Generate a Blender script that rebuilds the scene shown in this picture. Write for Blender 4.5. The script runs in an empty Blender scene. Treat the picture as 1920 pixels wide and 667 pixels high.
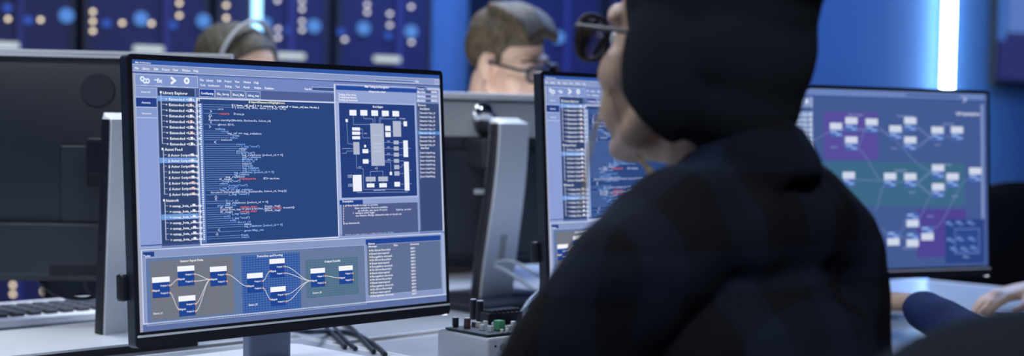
import bpy, bmesh, math, random
from mathutils import Vector, Matrix, noise
random.seed(7)
S = bpy.context.scene
C = S.collection
PI = math.pi

# ------------------------------------------------------------------ camera, world, lights, exposure
FPX, CY, PITCH, ROLL, EYE = 2725.6, 349.6, 0.0415, 0.0183, 1.09   # focal length in pixels of the 1920x667 frame
cam = bpy.data.cameras.new('camera')
cam.sensor_fit = 'HORIZONTAL'; cam.sensor_width = 36.0
cam.lens = FPX / 1920 * 36.0
cam.shift_y = (CY - 333.5) / 1920
cam.clip_start = 0.05; cam.clip_end = 60
cam.dof.use_dof = True
cam.dof.focus_distance = 1.93
cam.dof.aperture_fstop = 2.7
cam_o = bpy.data.objects.new('camera', cam); C.objects.link(cam_o)
_f = Vector((0, math.cos(PITCH), -math.sin(PITCH)))
_u0 = Vector((0, math.sin(PITCH), math.cos(PITCH))); _r0 = Vector((1, 0, 0))
_r = _r0 * math.cos(ROLL) + _u0 * math.sin(ROLL)
_u = -_r0 * math.sin(ROLL) + _u0 * math.cos(ROLL)
cam_o.matrix_world = Matrix(((_r.x, _u.x, -_f.x, 0), (_r.y, _u.y, -_f.y, 0), (_r.z, _u.z, -_f.z, EYE), (0, 0, 0, 1)))
S.camera = cam_o

W = bpy.data.worlds.new('room_gloom'); S.world = W; W.use_nodes = True
W.node_tree.nodes['Background'].inputs[0].default_value = (0.20, 0.30, 0.62, 1)
W.node_tree.nodes['Background'].inputs[1].default_value = 0.07

S.view_settings.view_transform = 'Standard'; S.view_settings.look = 'None'
S.view_settings.exposure = 0.0; S.view_settings.gamma = 1.0
S.view_settings.use_curve_mapping = False
LAMP = 26.0          # watts of each ceiling lamp over the rear desks
CEIL_LAMPS = [(-1.35, 2.75, LAMP * .85, 0), (-0.15, 3.85, LAMP, 0), (1.15, 4.4, LAMP * 2.0, 1), (-1.25, 1.45, LAMP * .5, 0),
              (.7, -.3, LAMP * 1.5, 0), (.05, 5.45, LAMP * .85, 1), (2.1, 6.3, LAMP * .72, 1), (-1.2, 4.85, LAMP * .2, 1)]   # the last three: blue lamps added to brighten the back wall


def ray(px, py):
    return _f + _r * ((px - 960) / FPX) + _u * ((CY - py) / FPX)


def at(px, py, Y):                      # the point of that pixel's ray which stands Y metres into the room
    d = ray(px, py); k = Y / d.y
    return Vector((d.x * k, Y, EYE + d.z * k))


def onz(px, py, z):                     # ... which lies at height z
    d = ray(px, py); k = (z - EYE) / d.z
    return Vector((d.x * k, d.y * k, z))


def onplane(px, py, p0, n):
    d = ray(px, py); o = Vector((0, 0, EYE))
    return o + d * ((p0 - o).dot(n) / d.dot(n))


# ------------------------------------------------------------------ materials
def lin(c):
    return tuple(((x / 255) / 12.92 if x / 255 <= .04045 else ((x / 255 + .055) / 1.055) ** 2.4) for x in c[:3])


def mat(name, rgb, rough=.5, metal=0.0, spec=.5, grain=.0, gscale=300, var=.0, vscale=6, emit=None, estr=0, coat=0):
    m = bpy.data.materials.new(name); m.use_nodes = True
    nt = m.node_tree; b = nt.nodes['Principled BSDF']
    b.inputs['Base Color'].default_value = (*rgb, 1)
    b.inputs['Roughness'].default_value = rough; b.inputs['Metallic'].default_value = metal
    b.inputs['Specular IOR Level'].default_value = spec
    b.inputs['Coat Weight'].default_value = coat
    tc = nt.nodes.new('ShaderNodeTexCoord')
    if var:
        n = nt.nodes.new('ShaderNodeTexNoise'); n.inputs['Scale'].default_value = vscale; n.inputs['Detail'].default_value = 5
        r = nt.nodes.new('ShaderNodeValToRGB')
        r.color_ramp.elements[0].position = .3; r.color_ramp.elements[1].position = .7
        r.color_ramp.elements[0].color = (*[x * (1 - var) for x in rgb], 1)
        r.color_ramp.elements[1].color = (*[min(1, x * (1 + var)) for x in rgb], 1)
        nt.links.new(tc.outputs['Object'], n.inputs['Vector']); nt.links.new(n.outputs['Fac'], r.inputs['Fac'])
        nt.links.new(r.outputs['Color'], b.inputs['Base Color'])
    if grain:
        n = nt.nodes.new('ShaderNodeTexNoise'); n.inputs['Scale'].default_value = gscale; n.inputs['Detail'].default_value = 3
        bp = nt.nodes.new('ShaderNodeBump'); bp.inputs['Strength'].default_value = grain; bp.inputs['Distance'].default_value = .002
        nt.links.new(tc.outputs['Object'], n.inputs['Vector']); nt.links.new(n.outputs['Fac'], bp.inputs['Height'])
        nt.links.new(bp.outputs['Normal'], b.inputs['Normal'])
    if emit:
        b.inputs['Emission Color'].default_value = (*emit, 1); b.inputs['Emission Strength'].default_value = estr
    return m


def plaid(name, base, stripe, scale, rough=.9):
    m = mat(name, base, rough, spec=.15, grain=.5, gscale=500)
    nt = m.node_tree; b = nt.nodes['Principled BSDF']
    tc = nt.nodes.new('ShaderNodeTexCoord'); sx = nt.nodes.new('ShaderNodeSeparateXYZ')
    rot = nt.nodes.new('ShaderNodeMapping'); rot.inputs['Rotation'].default_value = (0, 0, PI / 4)
    nt.links.new(tc.outputs['Object'], rot.inputs['Vector']); nt.links.new(rot.outputs['Vector'], sx.inputs[0])
    outs = []
    for ax, sc, w in (('X', scale, .42), ('Y', scale, .42), ('Z', scale, .36)):
        mu = nt.nodes.new('ShaderNodeMath'); mu.operation = 'MULTIPLY'; mu.inputs[1].default_value = sc
        fr = nt.nodes.new('ShaderNodeMath'); fr.operation = 'FRACT'
        lt = nt.nodes.new('ShaderNodeMath'); lt.operation = 'LESS_THAN'; lt.inputs[1].default_value = w
        nt.links.new(sx.outputs[ax], mu.inputs[0]); nt.links.new(mu.outputs[0], fr.inputs[0]); nt.links.new(fr.outputs[0], lt.inputs[0])
        outs.append(lt)
    a1 = nt.nodes.new('ShaderNodeMath'); a1.operation = 'ADD'; a2 = nt.nodes.new('ShaderNodeMath'); a2.operation = 'ADD'
    nt.links.new(outs[0].outputs[0], a1.inputs[0]); nt.links.new(outs[2].outputs[0], a1.inputs[1])
    nt.links.new(a1.outputs[0], a2.inputs[0]); nt.links.new(outs[1].outputs[0], a2.inputs[1])
    dv = nt.nodes.new('ShaderNodeMath'); dv.operation = 'DIVIDE'; dv.inputs[1].default_value = 3
    nt.links.new(a2.outputs[0], dv.inputs[0])
    r = nt.nodes.new('ShaderNodeValToRGB')
    r.color_ramp.elements[0].color = (*base, 1); r.color_ramp.elements[1].color = (*stripe, 1)
    nt.links.new(dv.outputs[0], r.inputs['Fac']); nt.links.new(r.outputs['Color'], b.inputs['Base Color'])
    return m


def glow(name, rgb, strength):
    m = bpy.data.materials.new(name); m.use_nodes = True; nt = m.node_tree
    for n in list(nt.nodes):
        nt.nodes.remove(n)
    e = nt.nodes.new('ShaderNodeEmission'); o = nt.nodes.new('ShaderNodeOutputMaterial')
    e.inputs[0].default_value = (*rgb, 1); e.inputs[1].default_value = strength
    nt.links.new(e.outputs[0], o.inputs[0])
    return m


def screen_mat():
    m = glow('screen_pixels', (1, 1, 1), 1.0); nt = m.node_tree
    a = nt.nodes.new('ShaderNodeAttribute'); a.attribute_name = 'pixel'
    nt.links.new(a.outputs['Color'], nt.nodes['Emission'].inputs[0])
    return m


def hair_mat(name, a, b_, rough=.62):
    m = mat(name, a, rough, spec=.4); nt = m.node_tree; b = nt.nodes['Principled BSDF']
    tc = nt.nodes.new('ShaderNodeTexCoord'); mp = nt.nodes.new('ShaderNodeMapping')
    mp.inputs['Scale'].default_value = (140, 18, 60)
    n = nt.nodes.new('ShaderNodeTexNoise'); n.inputs['Scale'].default_value = 1; n.inputs['Detail'].default_value = 4
    r = nt.nodes.new('ShaderNodeValToRGB'); r.color_ramp.elements[0].position = .35; r.color_ramp.elements[1].position = .65
    r.color_ramp.elements[0].color = (*a, 1); r.color_ramp.elements[1].color = (*b_, 1)
    bp = nt.nodes.new('ShaderNodeBump'); bp.inputs['Strength'].default_value = .6; bp.inputs['Distance'].default_value = .003
    nt.links.new(tc.outputs['Object'], mp.inputs[0]); nt.links.new(mp.outputs[0], n.inputs['Vector'])
    nt.links.new(n.outputs['Fac'], r.inputs[0]); nt.links.new(r.outputs[0], b.inputs['Base Color'])
    nt.links.new(n.outputs['Fac'], bp.inputs['Height']); nt.links.new(bp.outputs[0], b.inputs['Normal'])
    return m


def knit_mat(name, rgb):
    m = mat(name, rgb, .95, spec=.1); nt = m.node_tree; b = nt.nodes['Principled BSDF']
    tc = nt.nodes.new('ShaderNodeTexCoord'); w = nt.nodes.new('ShaderNodeTexWave')
    w.inputs['Scale'].default_value = 60; w.inputs['Distortion'].default_value = 1.5
    bp = nt.nodes.new('ShaderNodeBump'); bp.inputs['Strength'].default_value = .5; bp.inputs['Distance'].default_value = .002
    nt.links.new(tc.outputs['Object'], w.inputs['Vector']); nt.links.new(w.outputs['Fac'], bp.inputs['Height'])
    nt.links.new(bp.outputs[0], b.inputs['Normal'])
    return m


def lens_mat(name):
    m = bpy.data.materials.new(name); m.use_nodes = True; nt = m.node_tree
    for n in list(nt.nodes):
        nt.nodes.remove(n)
    t = nt.nodes.new('ShaderNodeBsdfTransparent'); t.inputs[0].default_value = (.80, .84, .92, 1)
    g = nt.nodes.new('ShaderNodeBsdfGlossy'); g.inputs['Roughness'].default_value = .05
    lw = nt.nodes.new('ShaderNodeLayerWeight'); lw.inputs[0].default_value = .2
    mx = nt.nodes.new('ShaderNodeMixShader'); o = nt.nodes.new('ShaderNodeOutputMaterial')
    nt.links.new(lw.outputs['Fresnel'], mx.inputs[0]); nt.links.new(t.outputs[0], mx.inputs[1]); nt.links.new(g.outputs[0], mx.inputs[2])
    nt.links.new(mx.outputs[0], o.inputs[0])
    return m


M = dict(
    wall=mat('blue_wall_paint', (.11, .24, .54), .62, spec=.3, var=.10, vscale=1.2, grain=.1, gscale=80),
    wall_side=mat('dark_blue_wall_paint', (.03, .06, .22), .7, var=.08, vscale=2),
    floor=mat('dark_carpet', (.03, .035, .05), .95, grain=.5, gscale=200, var=.15, vscale=30),
    ceiling=mat('ceiling_paint', (.10, .12, .17), .9, var=.05, vscale=3),
    rack=mat('rack_black_steel', (.016, .019, .045), .55, var=.1, vscale=4),
    rack_door=mat('rack_smoked_door', (.027, .030, .115), .38, var=.10, vscale=2.5),
    rack_post=mat('rack_purple_post', (.05, .055, .22), .4),
    desk=mat('desk_laminate', (.50, .55, .62), .20, spec=.5, var=.03, vscale=9, grain=.04, gscale=400),
    desk_edge=mat('desk_pale_edging', (.78, .80, .84), .35),
    column_shade=mat('shaded_column_plastic', (.18, .225, .34), .4, grain=.05, gscale=500),  # dark tone puts the shade on the front monitor columns into their colour
    steel=mat('grey_steel_leg', (.35, .37, .4), .4, .8),
    black=mat('black_plastic', (.012, .014, .022), .42, spec=.45, grain=.15, gscale=900),
    blackback=mat('charcoal_back_shell', (.015, .022, .037), .36, spec=.85, grain=.2, gscale=700, var=.06, vscale=14),
    chrome=mat('bright_chrome', (.85, .87, .9), .12, 1.0),
    silver=mat('silver_plastic', (.80, .83, .87), .40, .05, grain=.05, gscale=500),
    paleband=mat('pale_silver_band', (.90, .92, .95), .35),
    alu=mat('brushed_aluminium', (.80, .83, .88), .38, .15, grain=.1, gscale=600),
    pcb=mat('dark_green_circuit_board', (.012, .03, .03), .45, var=.3, vscale=120),
    green=mat('green_relay_plastic', (.10, .42, .22), .4),
    brown=mat('brown_component', (.10, .06, .06), .4),
    white=mat('white_plastic', (.75, .78, .8), .4),
    sticker=mat('white_paper_sticker', (.8, .83, .86), .7),
    cable_grey=mat('grey_cable_rubber', (.32, .38, .46), .35),
    cable_black=mat('dark_cable_rubber', (.022, .03, .045), .4),
    keys=mat('dark_keycaps', (.03, .035, .05), .5),
    chair=mat('charcoal_upholstery', (.007, .010, .017), .85, spec=.2, grain=.5, gscale=350, var=.1, vscale=40),
    skin=mat('skin', (.62, .42, .31), .5, spec=.35, var=.06, vscale=30, grain=.1, gscale=500),
    eye=mat('eye_white', (.7, .68, .66), .2),
    shirt=plaid('dark_plaid_flannel', (.0052, .0058, .0085), (.011, .017, .038), 9.5),
    shirt_navy=mat('navy_denim_cloth', (.012, .026, .095), .85, spec=.2, grain=.6, gscale=400, var=.25, vscale=18),
    shirt_black=mat('black_cotton', (.02, .018, .022), .9, grain=.3, gscale=300),
    shirt_grey=mat('grey_cotton', (.12, .13, .16), .9, grain=.3, gscale=300),
    jeans=mat('dark_trousers', (.015, .02, .04), .9, grain=.4, gscale=300),
    shoe=mat('dark_shoe_leather', (.02, .02, .022), .5),
    beanie=knit_mat('charcoal_knit', (.016, .019, .026)),
    hair_blond=hair_mat('blond_hair', (.24, .18, .10), (.48, .38, .22)),
    hair_brown=hair_mat('light_brown_hair', (.045, .034, .022), (.115, .085, .048)),
    hair_dark=hair_mat('ash_brown_hair', (.022, .019, .014), (.085, .070, .046)),
    glasses=mat('dark_tortoise_frame', (.014, .013, .018), .45),
    headset=mat('grey_headset_band', (.36, .38, .42), .4),
    lens=lens_mat('spectacle_lens'),
    screen=screen_mat(),
    tube=glow('white_tube_light', (.58, .82, 1.0), 20.0),
    tube_cyan=glow('cyan_tube_light', (.35, .72, 1.0), 2.6),
    led_amber=glow('amber_indicator', (.60, .50, .34), 4.0),
    led_grey=glow('pale_indicator', (.42, .41, .44), 3.8),
    led_blue=glow('blue_indicator', (.10, .27, .72), 1.0),
    led_dim=glow('dim_blue_indicator', (.035, .09, .42), 1.2),
    bar=glow('glowing_white_handle', (.62, .72, .78), 1.0),  # white rack handles, their brightness given as glow
    rear_screen=glow('rear_screen_face_fill', (.92, .92, 1.0), 4.0),  # unseen screen side, glow added to light the faces behind it
    led_white=glow('white_power_light', (.8, .85, 1), 1.5),
    diffuser=glow('ceiling_lamp_diffuser', (.85, .93, 1.0), 2.0),
    diffuser_blue=glow('blue_lamp_diffuser', (.10, .30, 1.0), 2.0),
)


# ------------------------------------------------------------------ object helpers
def obj(name, bm, material, parent=None, smooth=None, loc=None):
    me = bpy.data.meshes.new(name)
    if isinstance(bm, bmesh.types.BMesh):
        bmesh.ops.recalc_face_normals(bm, faces=bm.faces)
        bm.to_mesh(me); bm.free()
    else:
        me = bm; me.name = name
    if smooth is not None:
        me.polygons.foreach_set('use_smooth', [True] * len(me.polygons))
        if smooth < 179:
            try:
                me.set_sharp_from_angle(angle=math.radians(smooth))
            except Exception:
                pass
    if material is not None:
        me.materials.clear(); me.materials.append(material)
    o = bpy.data.objects.new(name, me); C.objects.link(o)
    if parent is not None:
        o.parent = parent
    if loc is not None:
        o.location = loc
    return o


def tag(o, label, cat, group=None, kind=None):
    if label: o['label'] = label
    if cat: o['category'] = cat
    if group: o['group'] = group
    if kind: o['kind'] = kind
    return o


def thing(name, label, cat, loc=(0, 0, 0), rotz=0, group=None):
    o = bpy.data.objects.new(name, None); C.objects.link(o)
    o.empty_display_size = .05
    o.location = loc; o.rotation_euler = (0, 0, rotz)
    return tag(o, label, cat, group)


def children(o):
    return [c for c in list(C.objects) if c.parent == o]


def dup(root, loc, rotz, label, group=None):
    def rec(o, par):
        c = o.copy(); C.objects.link(c)
        if par is not None:
            c.parent = par
        for ch in children(o):
            rec(ch, c)
        return c
    r = rec(root, None)
    r.location = loc; r.rotation_euler = (0, 0, rotz); r['label'] = label
    if group: r['group'] = group
    return r


def struct(name, bm, m, parent=None, label=None):
    o = obj(name, bm, m, parent)
    o['kind'] = 'structure'
    return o


def box(bm, c, size, rot=None, bev=0, seg=2):
    t = bmesh.new()
    bmesh.ops.create_cube(t, size=1)
    bmesh.ops.scale(t, vec=size, verts=t.verts)
    if bev:
        bmesh.ops.bevel(t, geom=t.edges[:], offset=bev, segments=seg, affect='EDGES', profile=.5)
    mx = Matrix.Translation(c)
    if rot is not None:
        mx = mx @ rot.to_4x4()
    bmesh.ops.transform(t, matrix=mx, verts=t.verts)
    merge(bm, t)
    return bm


def merge(bm, t):
    vs = [bm.verts.new(v.co) for v in t.verts]
    t.verts.index_update()
    for f in t.faces:
        try:
            bm.faces.new([vs[v.index] for v in f.verts])
        except ValueError:
            pass
    t.free()


def cyl(bm, p0, p1, r0, r1=None, n=20, bev=0):
    r1 = r0 if r1 is None else r1
    p0, p1 = Vector(p0), Vector(p1); d = p1 - p0
    q = d.to_track_quat('Z', 'Y').to_matrix()
    rings = []
    prof = [(r0, 0), (r1, d.length)]
    if bev:
        prof = [(r0 - bev, 0), (r0, bev), (r1, d.length - bev), (r1 - bev, d.length)]
    for r, z in prof:
        rings.append([bm.verts.new(p0 + q @ Vector((r * math.cos(2 * PI * i / n), r * math.sin(2 * PI * i / n), z))) for i in range(n)])
    for a, b in zip(rings, rings[1:]):
        for i in range(n):
            bm.faces.new((a[i], a[(i + 1) % n], b[(i + 1) % n], b[i]))
    bm.faces.new(rings[0][::-1]); bm.faces.new(rings[-1])
    return bm


def prism(bm, pts, y0, y1, rot=None):
    """outline of (x, z) points extruded from y0 to y1"""
    a = [bm.verts.new((x, y0, z)) for x, z in pts]; b = [bm.verts.new((x, y1, z)) for x, z in pts]
    n = len(pts)
    bm.faces.new(a); bm.faces.new(b[::-1])
    for i in range(n):
        bm.faces.new((a[i], b[i], b[(i + 1) % n], a[(i + 1) % n]))
    return bm


def rrect(x0, z0, x1, z1, r, n=5):
    out = []
    for cx, cz, a0 in ((x1 - r, z1 - r, 0), (x0 + r, z1 - r, PI / 2), (x0 + r, z0 + r, PI), (x1 - r, z0 + r, 1.5 * PI)):
        for k in range(n + 1):
            a = a0 + PI / 2 * k / n
            out.append((cx + r * math.cos(a), cz + r * math.sin(a)))
    return out


def ellipsoid(bm, c, r, mx=None, seg=20):
    t = bmesh.new()
    bmesh.ops.create_uvsphere(t, u_segments=seg, v_segments=seg // 2 + 2, radius=1)
    m = Matrix.Translation(c) @ Matrix.Diagonal((*r, 1))
    if mx is not None:
        m = mx @ m
    bmesh.ops.transform(t, matrix=m, verts=t.verts)
    merge(bm, t)


def spline(pts, n):
    pts = [Vector(p) for p in pts]
    if len(pts) < 3:
        return [pts[0].lerp(pts[-1], i / n) for i in range(n + 1)]
    P = [2 * pts[0] - pts[1]] + pts + [2 * pts[-1] - pts[-2]]
    out = []
    for i in range(1, len(P) - 2):
        for k in range(n):
            t = k / n; a, b, c, d = P[i - 1], P[i], P[i + 1], P[i + 2]
            out.append(.5 * ((2 * b) + (c - a) * t + (2 * a - 5 * b + 4 * c - d) * t * t + (3 * b - a - 3 * c + d) * t ** 3))
    out.append(pts[-1])
    return out


def limb(bm, pts, radii, side=None, n=14, mx=None, caps=True):
    """a lofted tube; each radius is a number or (along side, across)"""
    pts = [Vector(p) for p in pts]
    if mx is not None:
        pts = [mx @ p for p in pts]
    rr = [(r, r) if not isinstance(r, tuple) else r for r in radii]
    rings = []
    N = len(pts); sd = Vector(side) if side is not None else None
    prev = None
    seq = []
    for i in range(N):
        t = (pts[min(i + 1, N - 1)] - pts[max(i - 1, 0)]).normalized()
        if sd is not None:
            s = (sd - t * sd.dot(t)).normalized()
        elif prev is not None:
            s = (prev - t * prev.dot(t)).normalized()
        else:
            a = Vector((0, 0, 1)) if abs(t.z) < .8 else Vector((1, 0, 0))
            s = a.cross(t).normalized()
        prev = s
        seq.append((pts[i], t, s, rr[i]))
    if caps:
        p, t, s, r = seq[0]; m = min(r)
        pre = [(p - t * m * .87, t, s, (r[0] * .5, r[1] * .5)), (p - t * m * .5, t, s, (r[0] * .87, r[1] * .87))]
        p, t, s, r = seq[-1]; m = min(r)
        post = [(p + t * m * .5, t, s, (r[0] * .87, r[1] * .87)), (p + t * m * .87, t, s, (r[0] * .5, r[1] * .5))]
        seq = pre + seq + post
    for p, t, s, r in seq:
        b = t.cross(s)
        rings.append([bm.verts.new(p + s * r[0] * math.cos(2 * PI * k / n) + b * r[1] * math.sin(2 * PI * k / n)) for k in range(n)])
    for a, b in zip(rings, rings[1:]):
        for k in range(n):
            bm.faces.new((a[k], a[(k + 1) % n], b[(k + 1) % n], b[k]))
    bm.faces.new(rings[0][::-1]); bm.faces.new(rings[-1])
    return bm


def tube(bm, pts, r, n=8, k=8):
    P = spline(pts, k)
    return limb(bm, P, [r] * len(P), n=n, caps=False)


def fuse(bm, voxel, smooth=4, cut=None):
    """overlapping closed shapes -> one continuous skin (returns a mesh)"""
    bmesh.ops.recalc_face_normals(bm, faces=bm.faces)
    me = bpy.data.meshes.new('fuse'); bm.to_mesh(me); bm.free()
    o = bpy.data.objects.new('fuse', me); C.objects.link(o)
    r = o.modifiers.new('r', 'REMESH'); r.mode = 'VOXEL'; r.voxel_size = voxel
    s = o.modifiers.new('s', 'SMOOTH'); s.factor = .5; s.iterations = smooth
    dg = bpy.context.evaluated_depsgraph_get()
    out = bpy.data.meshes.new_from_object(o.evaluated_get(dg))
    bpy.data.objects.remove(o); bpy.data.meshes.remove(me)
    if cut:
        b = bmesh.new(); b.from_mesh(out)
        for co, no in cut:
            g = bmesh.ops.bisect_plane(b, geom=b.verts[:] + b.edges[:] + b.faces[:], plane_co=co, plane_no=no, clear_outer=True)
            ed = [e for e in g['geom_cut'] if isinstance(e, bmesh.types.BMEdge)]
            bmesh.ops.holes_fill(b, edges=ed)
        b.to_mesh(out); b.free()
    return out


# ------------------------------------------------------------------ the layout axes
A = math.radians(45)
DA = Vector((math.cos(A), math.sin(A), 0))         # along the desk row
DN = Vector((-math.sin(A), math.cos(A), 0))        # across the desks, away from the seated operator
DESK = .74


def AN(a, n, z=0.0):
    return DA * a + DN * n + Vector((0, 0, z))


# ------------------------------------------------------------------ room shell
WY = math.radians(27)
WD = Vector((math.cos(WY), math.sin(WY), 0)); WN = Vector((math.sin(WY), -math.cos(WY), 0))   # wall direction, facing the room
RACK0 = Vector((-.165, 6.0, 0))                    # rack fronts pass here
WALL0 = RACK0 - WN * .30
CEIL = 2.8


def quadbox(name, p0, p1, z0, z1, back, m, kind=True):
    """a slab from p0 to p1 (top view), z0..z1, thickened along vector back"""
    bm = bmesh.new()
    q = [p0, p1, p1 + back, p0 + back]
    lo = [bm.verts.new((p.x, p.y, z0)) for p in q]; hi = [bm.verts.new((p.x, p.y, z1)) for p in q]
    bm.faces.new(lo); bm.faces.new(hi)
    for i in range(4):
        bm.faces.new((lo[i], lo[(i + 1) % 4], hi[(i + 1) % 4], hi[i]))
    return struct(name, bm, m)


bm = bmesh.new(); box(bm, (.4, 3.2, -.05), (9.4, 11.0, .1)); struct('floor', bm, M['floor'])
bm = bmesh.new(); box(bm, (.4, 3.2, CEIL + .05), (9.4, 11.0, .1)); struct('ceiling', bm, M['ceiling'])
quadbox('wall_back', WALL0 - WD * 4.0, WALL0 + WD * 5.12, 0, CEIL, -WN * .1, M['wall'])
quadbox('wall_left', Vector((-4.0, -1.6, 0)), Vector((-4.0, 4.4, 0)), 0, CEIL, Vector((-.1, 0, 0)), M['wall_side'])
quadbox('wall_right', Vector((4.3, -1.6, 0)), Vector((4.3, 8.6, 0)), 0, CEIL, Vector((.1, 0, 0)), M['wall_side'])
quadbox('baseboard_back', WALL0 + WD * -.0 + WN * .002, WALL0 + WD * 4.2 + WN * .002, 0, .09, WN * .012, M['rack'])

# unseen ceiling lamps; those by the back wall and behind the woman are added
for i, (x, y, w, blue) in enumerate(CEIL_LAMPS):
    t = thing('ceiling_light', 'square %s ceiling lamp panel, %s' % (('white', 'blue')[blue], ('above the left rear monitor', 'above the man in glasses', 'above the far end of the desks', 'above the code-editor monitor', 'added behind the seated woman to light the stands', 'added to brighten the wall beside the racks', 'added to brighten the wall near the wall display', 'added to brighten the left racks')[i]),
              'ceiling light', (x, y, CEIL), PI / 4)
    bm = bmesh.new(); box(bm, (0, 0, -.02), (.66, .66, .04), bev=.006); obj('housing', bm, M['white'], t)
    bm = bmesh.new(); box(bm, (0, 0, -.0425), (.6, .6, .004)); obj('diffuser', bm, M['diffuser_blue' if blue else 'diffuser'], t)
    L = bpy.data.lights.new('lamp_light', 'AREA'); L.shape = 'SQUARE'; L.size = .58; L.energy = w; L.color = (.30, .50, 1.0) if blue else (.84, .90, 1.0); L.spread = math.radians(150)
    lo = bpy.data.objects.new('lamp_light', L); C.objects.link(lo); lo.parent = t; lo.location = (0, 0, -.05)


# ------------------------------------------------------------------ server racks along the back wall
def wall_s(px, plane=RACK0):                         # distance along the wall where a pixel column meets it at eye level
    p = onplane(px, 236, plane, WN)
    return (p - plane).dot(WD)


RACKS = [(-170, 146, 'server rack at far left above the silver keyboard'),
         (149, 396, 'server rack above the round badge of the left rear monitor'),
         (399, 621, 'server rack behind the woman with the headset'),
         (624, 811, 'server rack above the right corner of the code screen'),
         (928, 1130, 'server rack behind the man in glasses'),
         (1134, 1385, 'server rack hidden for the most part by the beanie')]
AMBER = [(15, 35.5), (76, 37), (174, 22), (174, 40), (174, 58), (229, 43), (284, 44), (336, 6), (336, 29), (424, 10), (424, 33.5), (425, 45),
         (24, 534), (24, 551), (84, 528), (82, 546), (86, 570), (177, 521), (177, 538)]
PALE = [(520, 1), (521, 54), (521, 70.5), (566, 2), (566, 17), (566, 40), (566, 56), (688, 8.8), (688, 23), (730.5, 26), (730.5, 47), (646, 74),
        (770.5, 12.7), (771, 79)]
BLUE = [(125, 29), (265, 35), (382, 39), (496, 45), (589, 49), (682, 53), (771, 59), (1047, 70)]
DIM = [(53, 38), (14, 15), (200, 44), (325, 47), (541, 57), (639, 60), (728, 67)]
BARS = [(5, 85), (278, 92), (545, 105), (725, 111)]
for (xa, xb, lab) in RACKS:
    s0, s1 = wall_s(xa), wall_s(xb); w = s1 - s0; sc = (s0 + s1) / 2
    c = RACK0 + WD * sc
    t = thing('server_rack', 'tall navy ' + lab, 'server rack', (c.x, c.y, 0), WY, 'server racks along the back wall')
    HT = 2.3
    bm = bmesh.new(); box(bm, (0, .15, HT / 2 + .01), (w - .012, .27, HT - .02), bev=.004); obj('cabinet', bm, M['rack'], t)
    bm = bmesh.new()
    for sx in (-1, 1):
        box(bm, (sx * (w / 2 - .021), .008, HT / 2), (.026, .016, HT - .06), bev=.003)
    for z in (.05, HT - .05):
        box(bm, (0, .008, z), (w - .07, .016, .04), bev=.003)
    obj('door_frame', bm, M['rack'], t)
    bm = bmesh.new(); box(bm, (0, .0085, HT / 2), (w - .066, .012, HT - .13), bev=.002); door = obj('door', bm, M['rack_door'], t)
    bm = bmesh.new(); box(bm, (w / 2 * .28, -.004, HT / 2), (.028, .016, HT - .14), bev=.004); obj('door_post', bm, M['rack_post'], t)
    for lst, r, mm, nm in ((AMBER, .0068, 'led_amber', 'indicator_light'), (PALE, .0068, 'led_grey', 'indicator_light'),
                           (BLUE, .027, 'led_blue', 'fan_light'), (DIM, .0155, 'led_dim', 'fan_light')):
        for px, py in lst:
            if not (xa <= px < xb):
                continue
            p = onplane(px, py, RACK0, WN)
            lx, lz = (p - RACK0).dot(WD) - sc, p.z
            bm = bmesh.new(); cyl(bm, (lx, .004, lz), (lx, -.010, lz), r, r * .9, 16); obj(nm, bm, M[mm], t)
    for px, py in BARS:
        if xa <= px < xb:
            p = onplane(px, py, RACK0, WN)
            lx, lz = (p - RACK0).dot(WD) - sc, p.z
            bm = bmesh.new(); prism(bm, rrect(lx - .055, lz - .011, lx + .055, lz + .011, .008), -.014, .004); obj('white_handle', bm, M['bar'], t)


def wall_tube(px, z0, z1, m, lab, plane, off, r=.019):
    p = onplane(px, 120, plane, WN); s = (p - plane).dot(WD)
    c = plane + WD * s + WN * off
    t = thing('wall_light', lab, 'strip light', (c.x, c.y, z0), WY)
    bm = bmesh.new(); box(bm, (0, off / 2 + .008, (z1 - z0) / 2), (.03, off - .018, z1 - z0), bev=.003); obj('mounting_channel', bm, M['white'], t)
    bm = bmesh.new(); cyl(bm, (0, 0, .012), (0, 0, z1 - z0 - .012), r, n=16); obj('light_tube', bm, M[m], t, 60)
    for za in (0, z1 - z0 - .012):
        bm = bmesh.new(); cyl(bm, (0, 0, za), (0, 0, za + .012), r + .003, n=16); obj('end_cap', bm, M['white'], t)


wall_tube(886, .25, 2.5, 'tube', 'bright white vertical strip light on blue wall beside the man in glasses', WALL0, .055, .027)
wall_tube(1763, .25, 2.5, 'tube', 'bright white vertical strip light on blue wall above the node map screen', WALL0, .055, .026)
wall_tube(474, 1.2, 2.5, 'tube_cyan', 'cyan vertical strip light on rack front above the headset', RACK0, .045, .018)

# ------------------------------------------------------------------ desks
def desk(name, a0, a1, n0, n1, lab, legs=True):
    ca, cn = (a0 + a1) / 2, (n0 + n1) / 2
    p = AN(ca, cn)
    t = thing(name, lab, 'desk', (p.x, p.y, 0), A)
    la, ln = a1 - a0, n1 - n0
    bm = bmesh.new(); box(bm, (0, 0, DESK - .0125), (la - .012, ln - .012, .025), bev=.002); obj('desk_top', bm, M['desk'], t)
    for (cx, cy, sx, sy) in ((0, -ln / 2 + .003, la, .006), (0, ln / 2 - .003, la, .006), (-la / 2 + .003, 0, .006, ln - .012), (la / 2 - .003, 0, .006, ln - .012)):
        bm = bmesh.new(); box(bm, (cx, cy, DESK - .012), (sx, sy, .026), bev=.0012); obj('edge_strip', bm, M['desk_edge'], t)
    for sx in (-1, 1):
        for sy in (-1, 1):
            bm = bmesh.new(); box(bm, (sx * (la / 2 - .06), sy * (ln / 2 - .06), (DESK - .025) / 2), (.045, .045, DESK - .025), bev=.004); obj('leg', bm, M['steel'], t)
    return t


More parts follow.
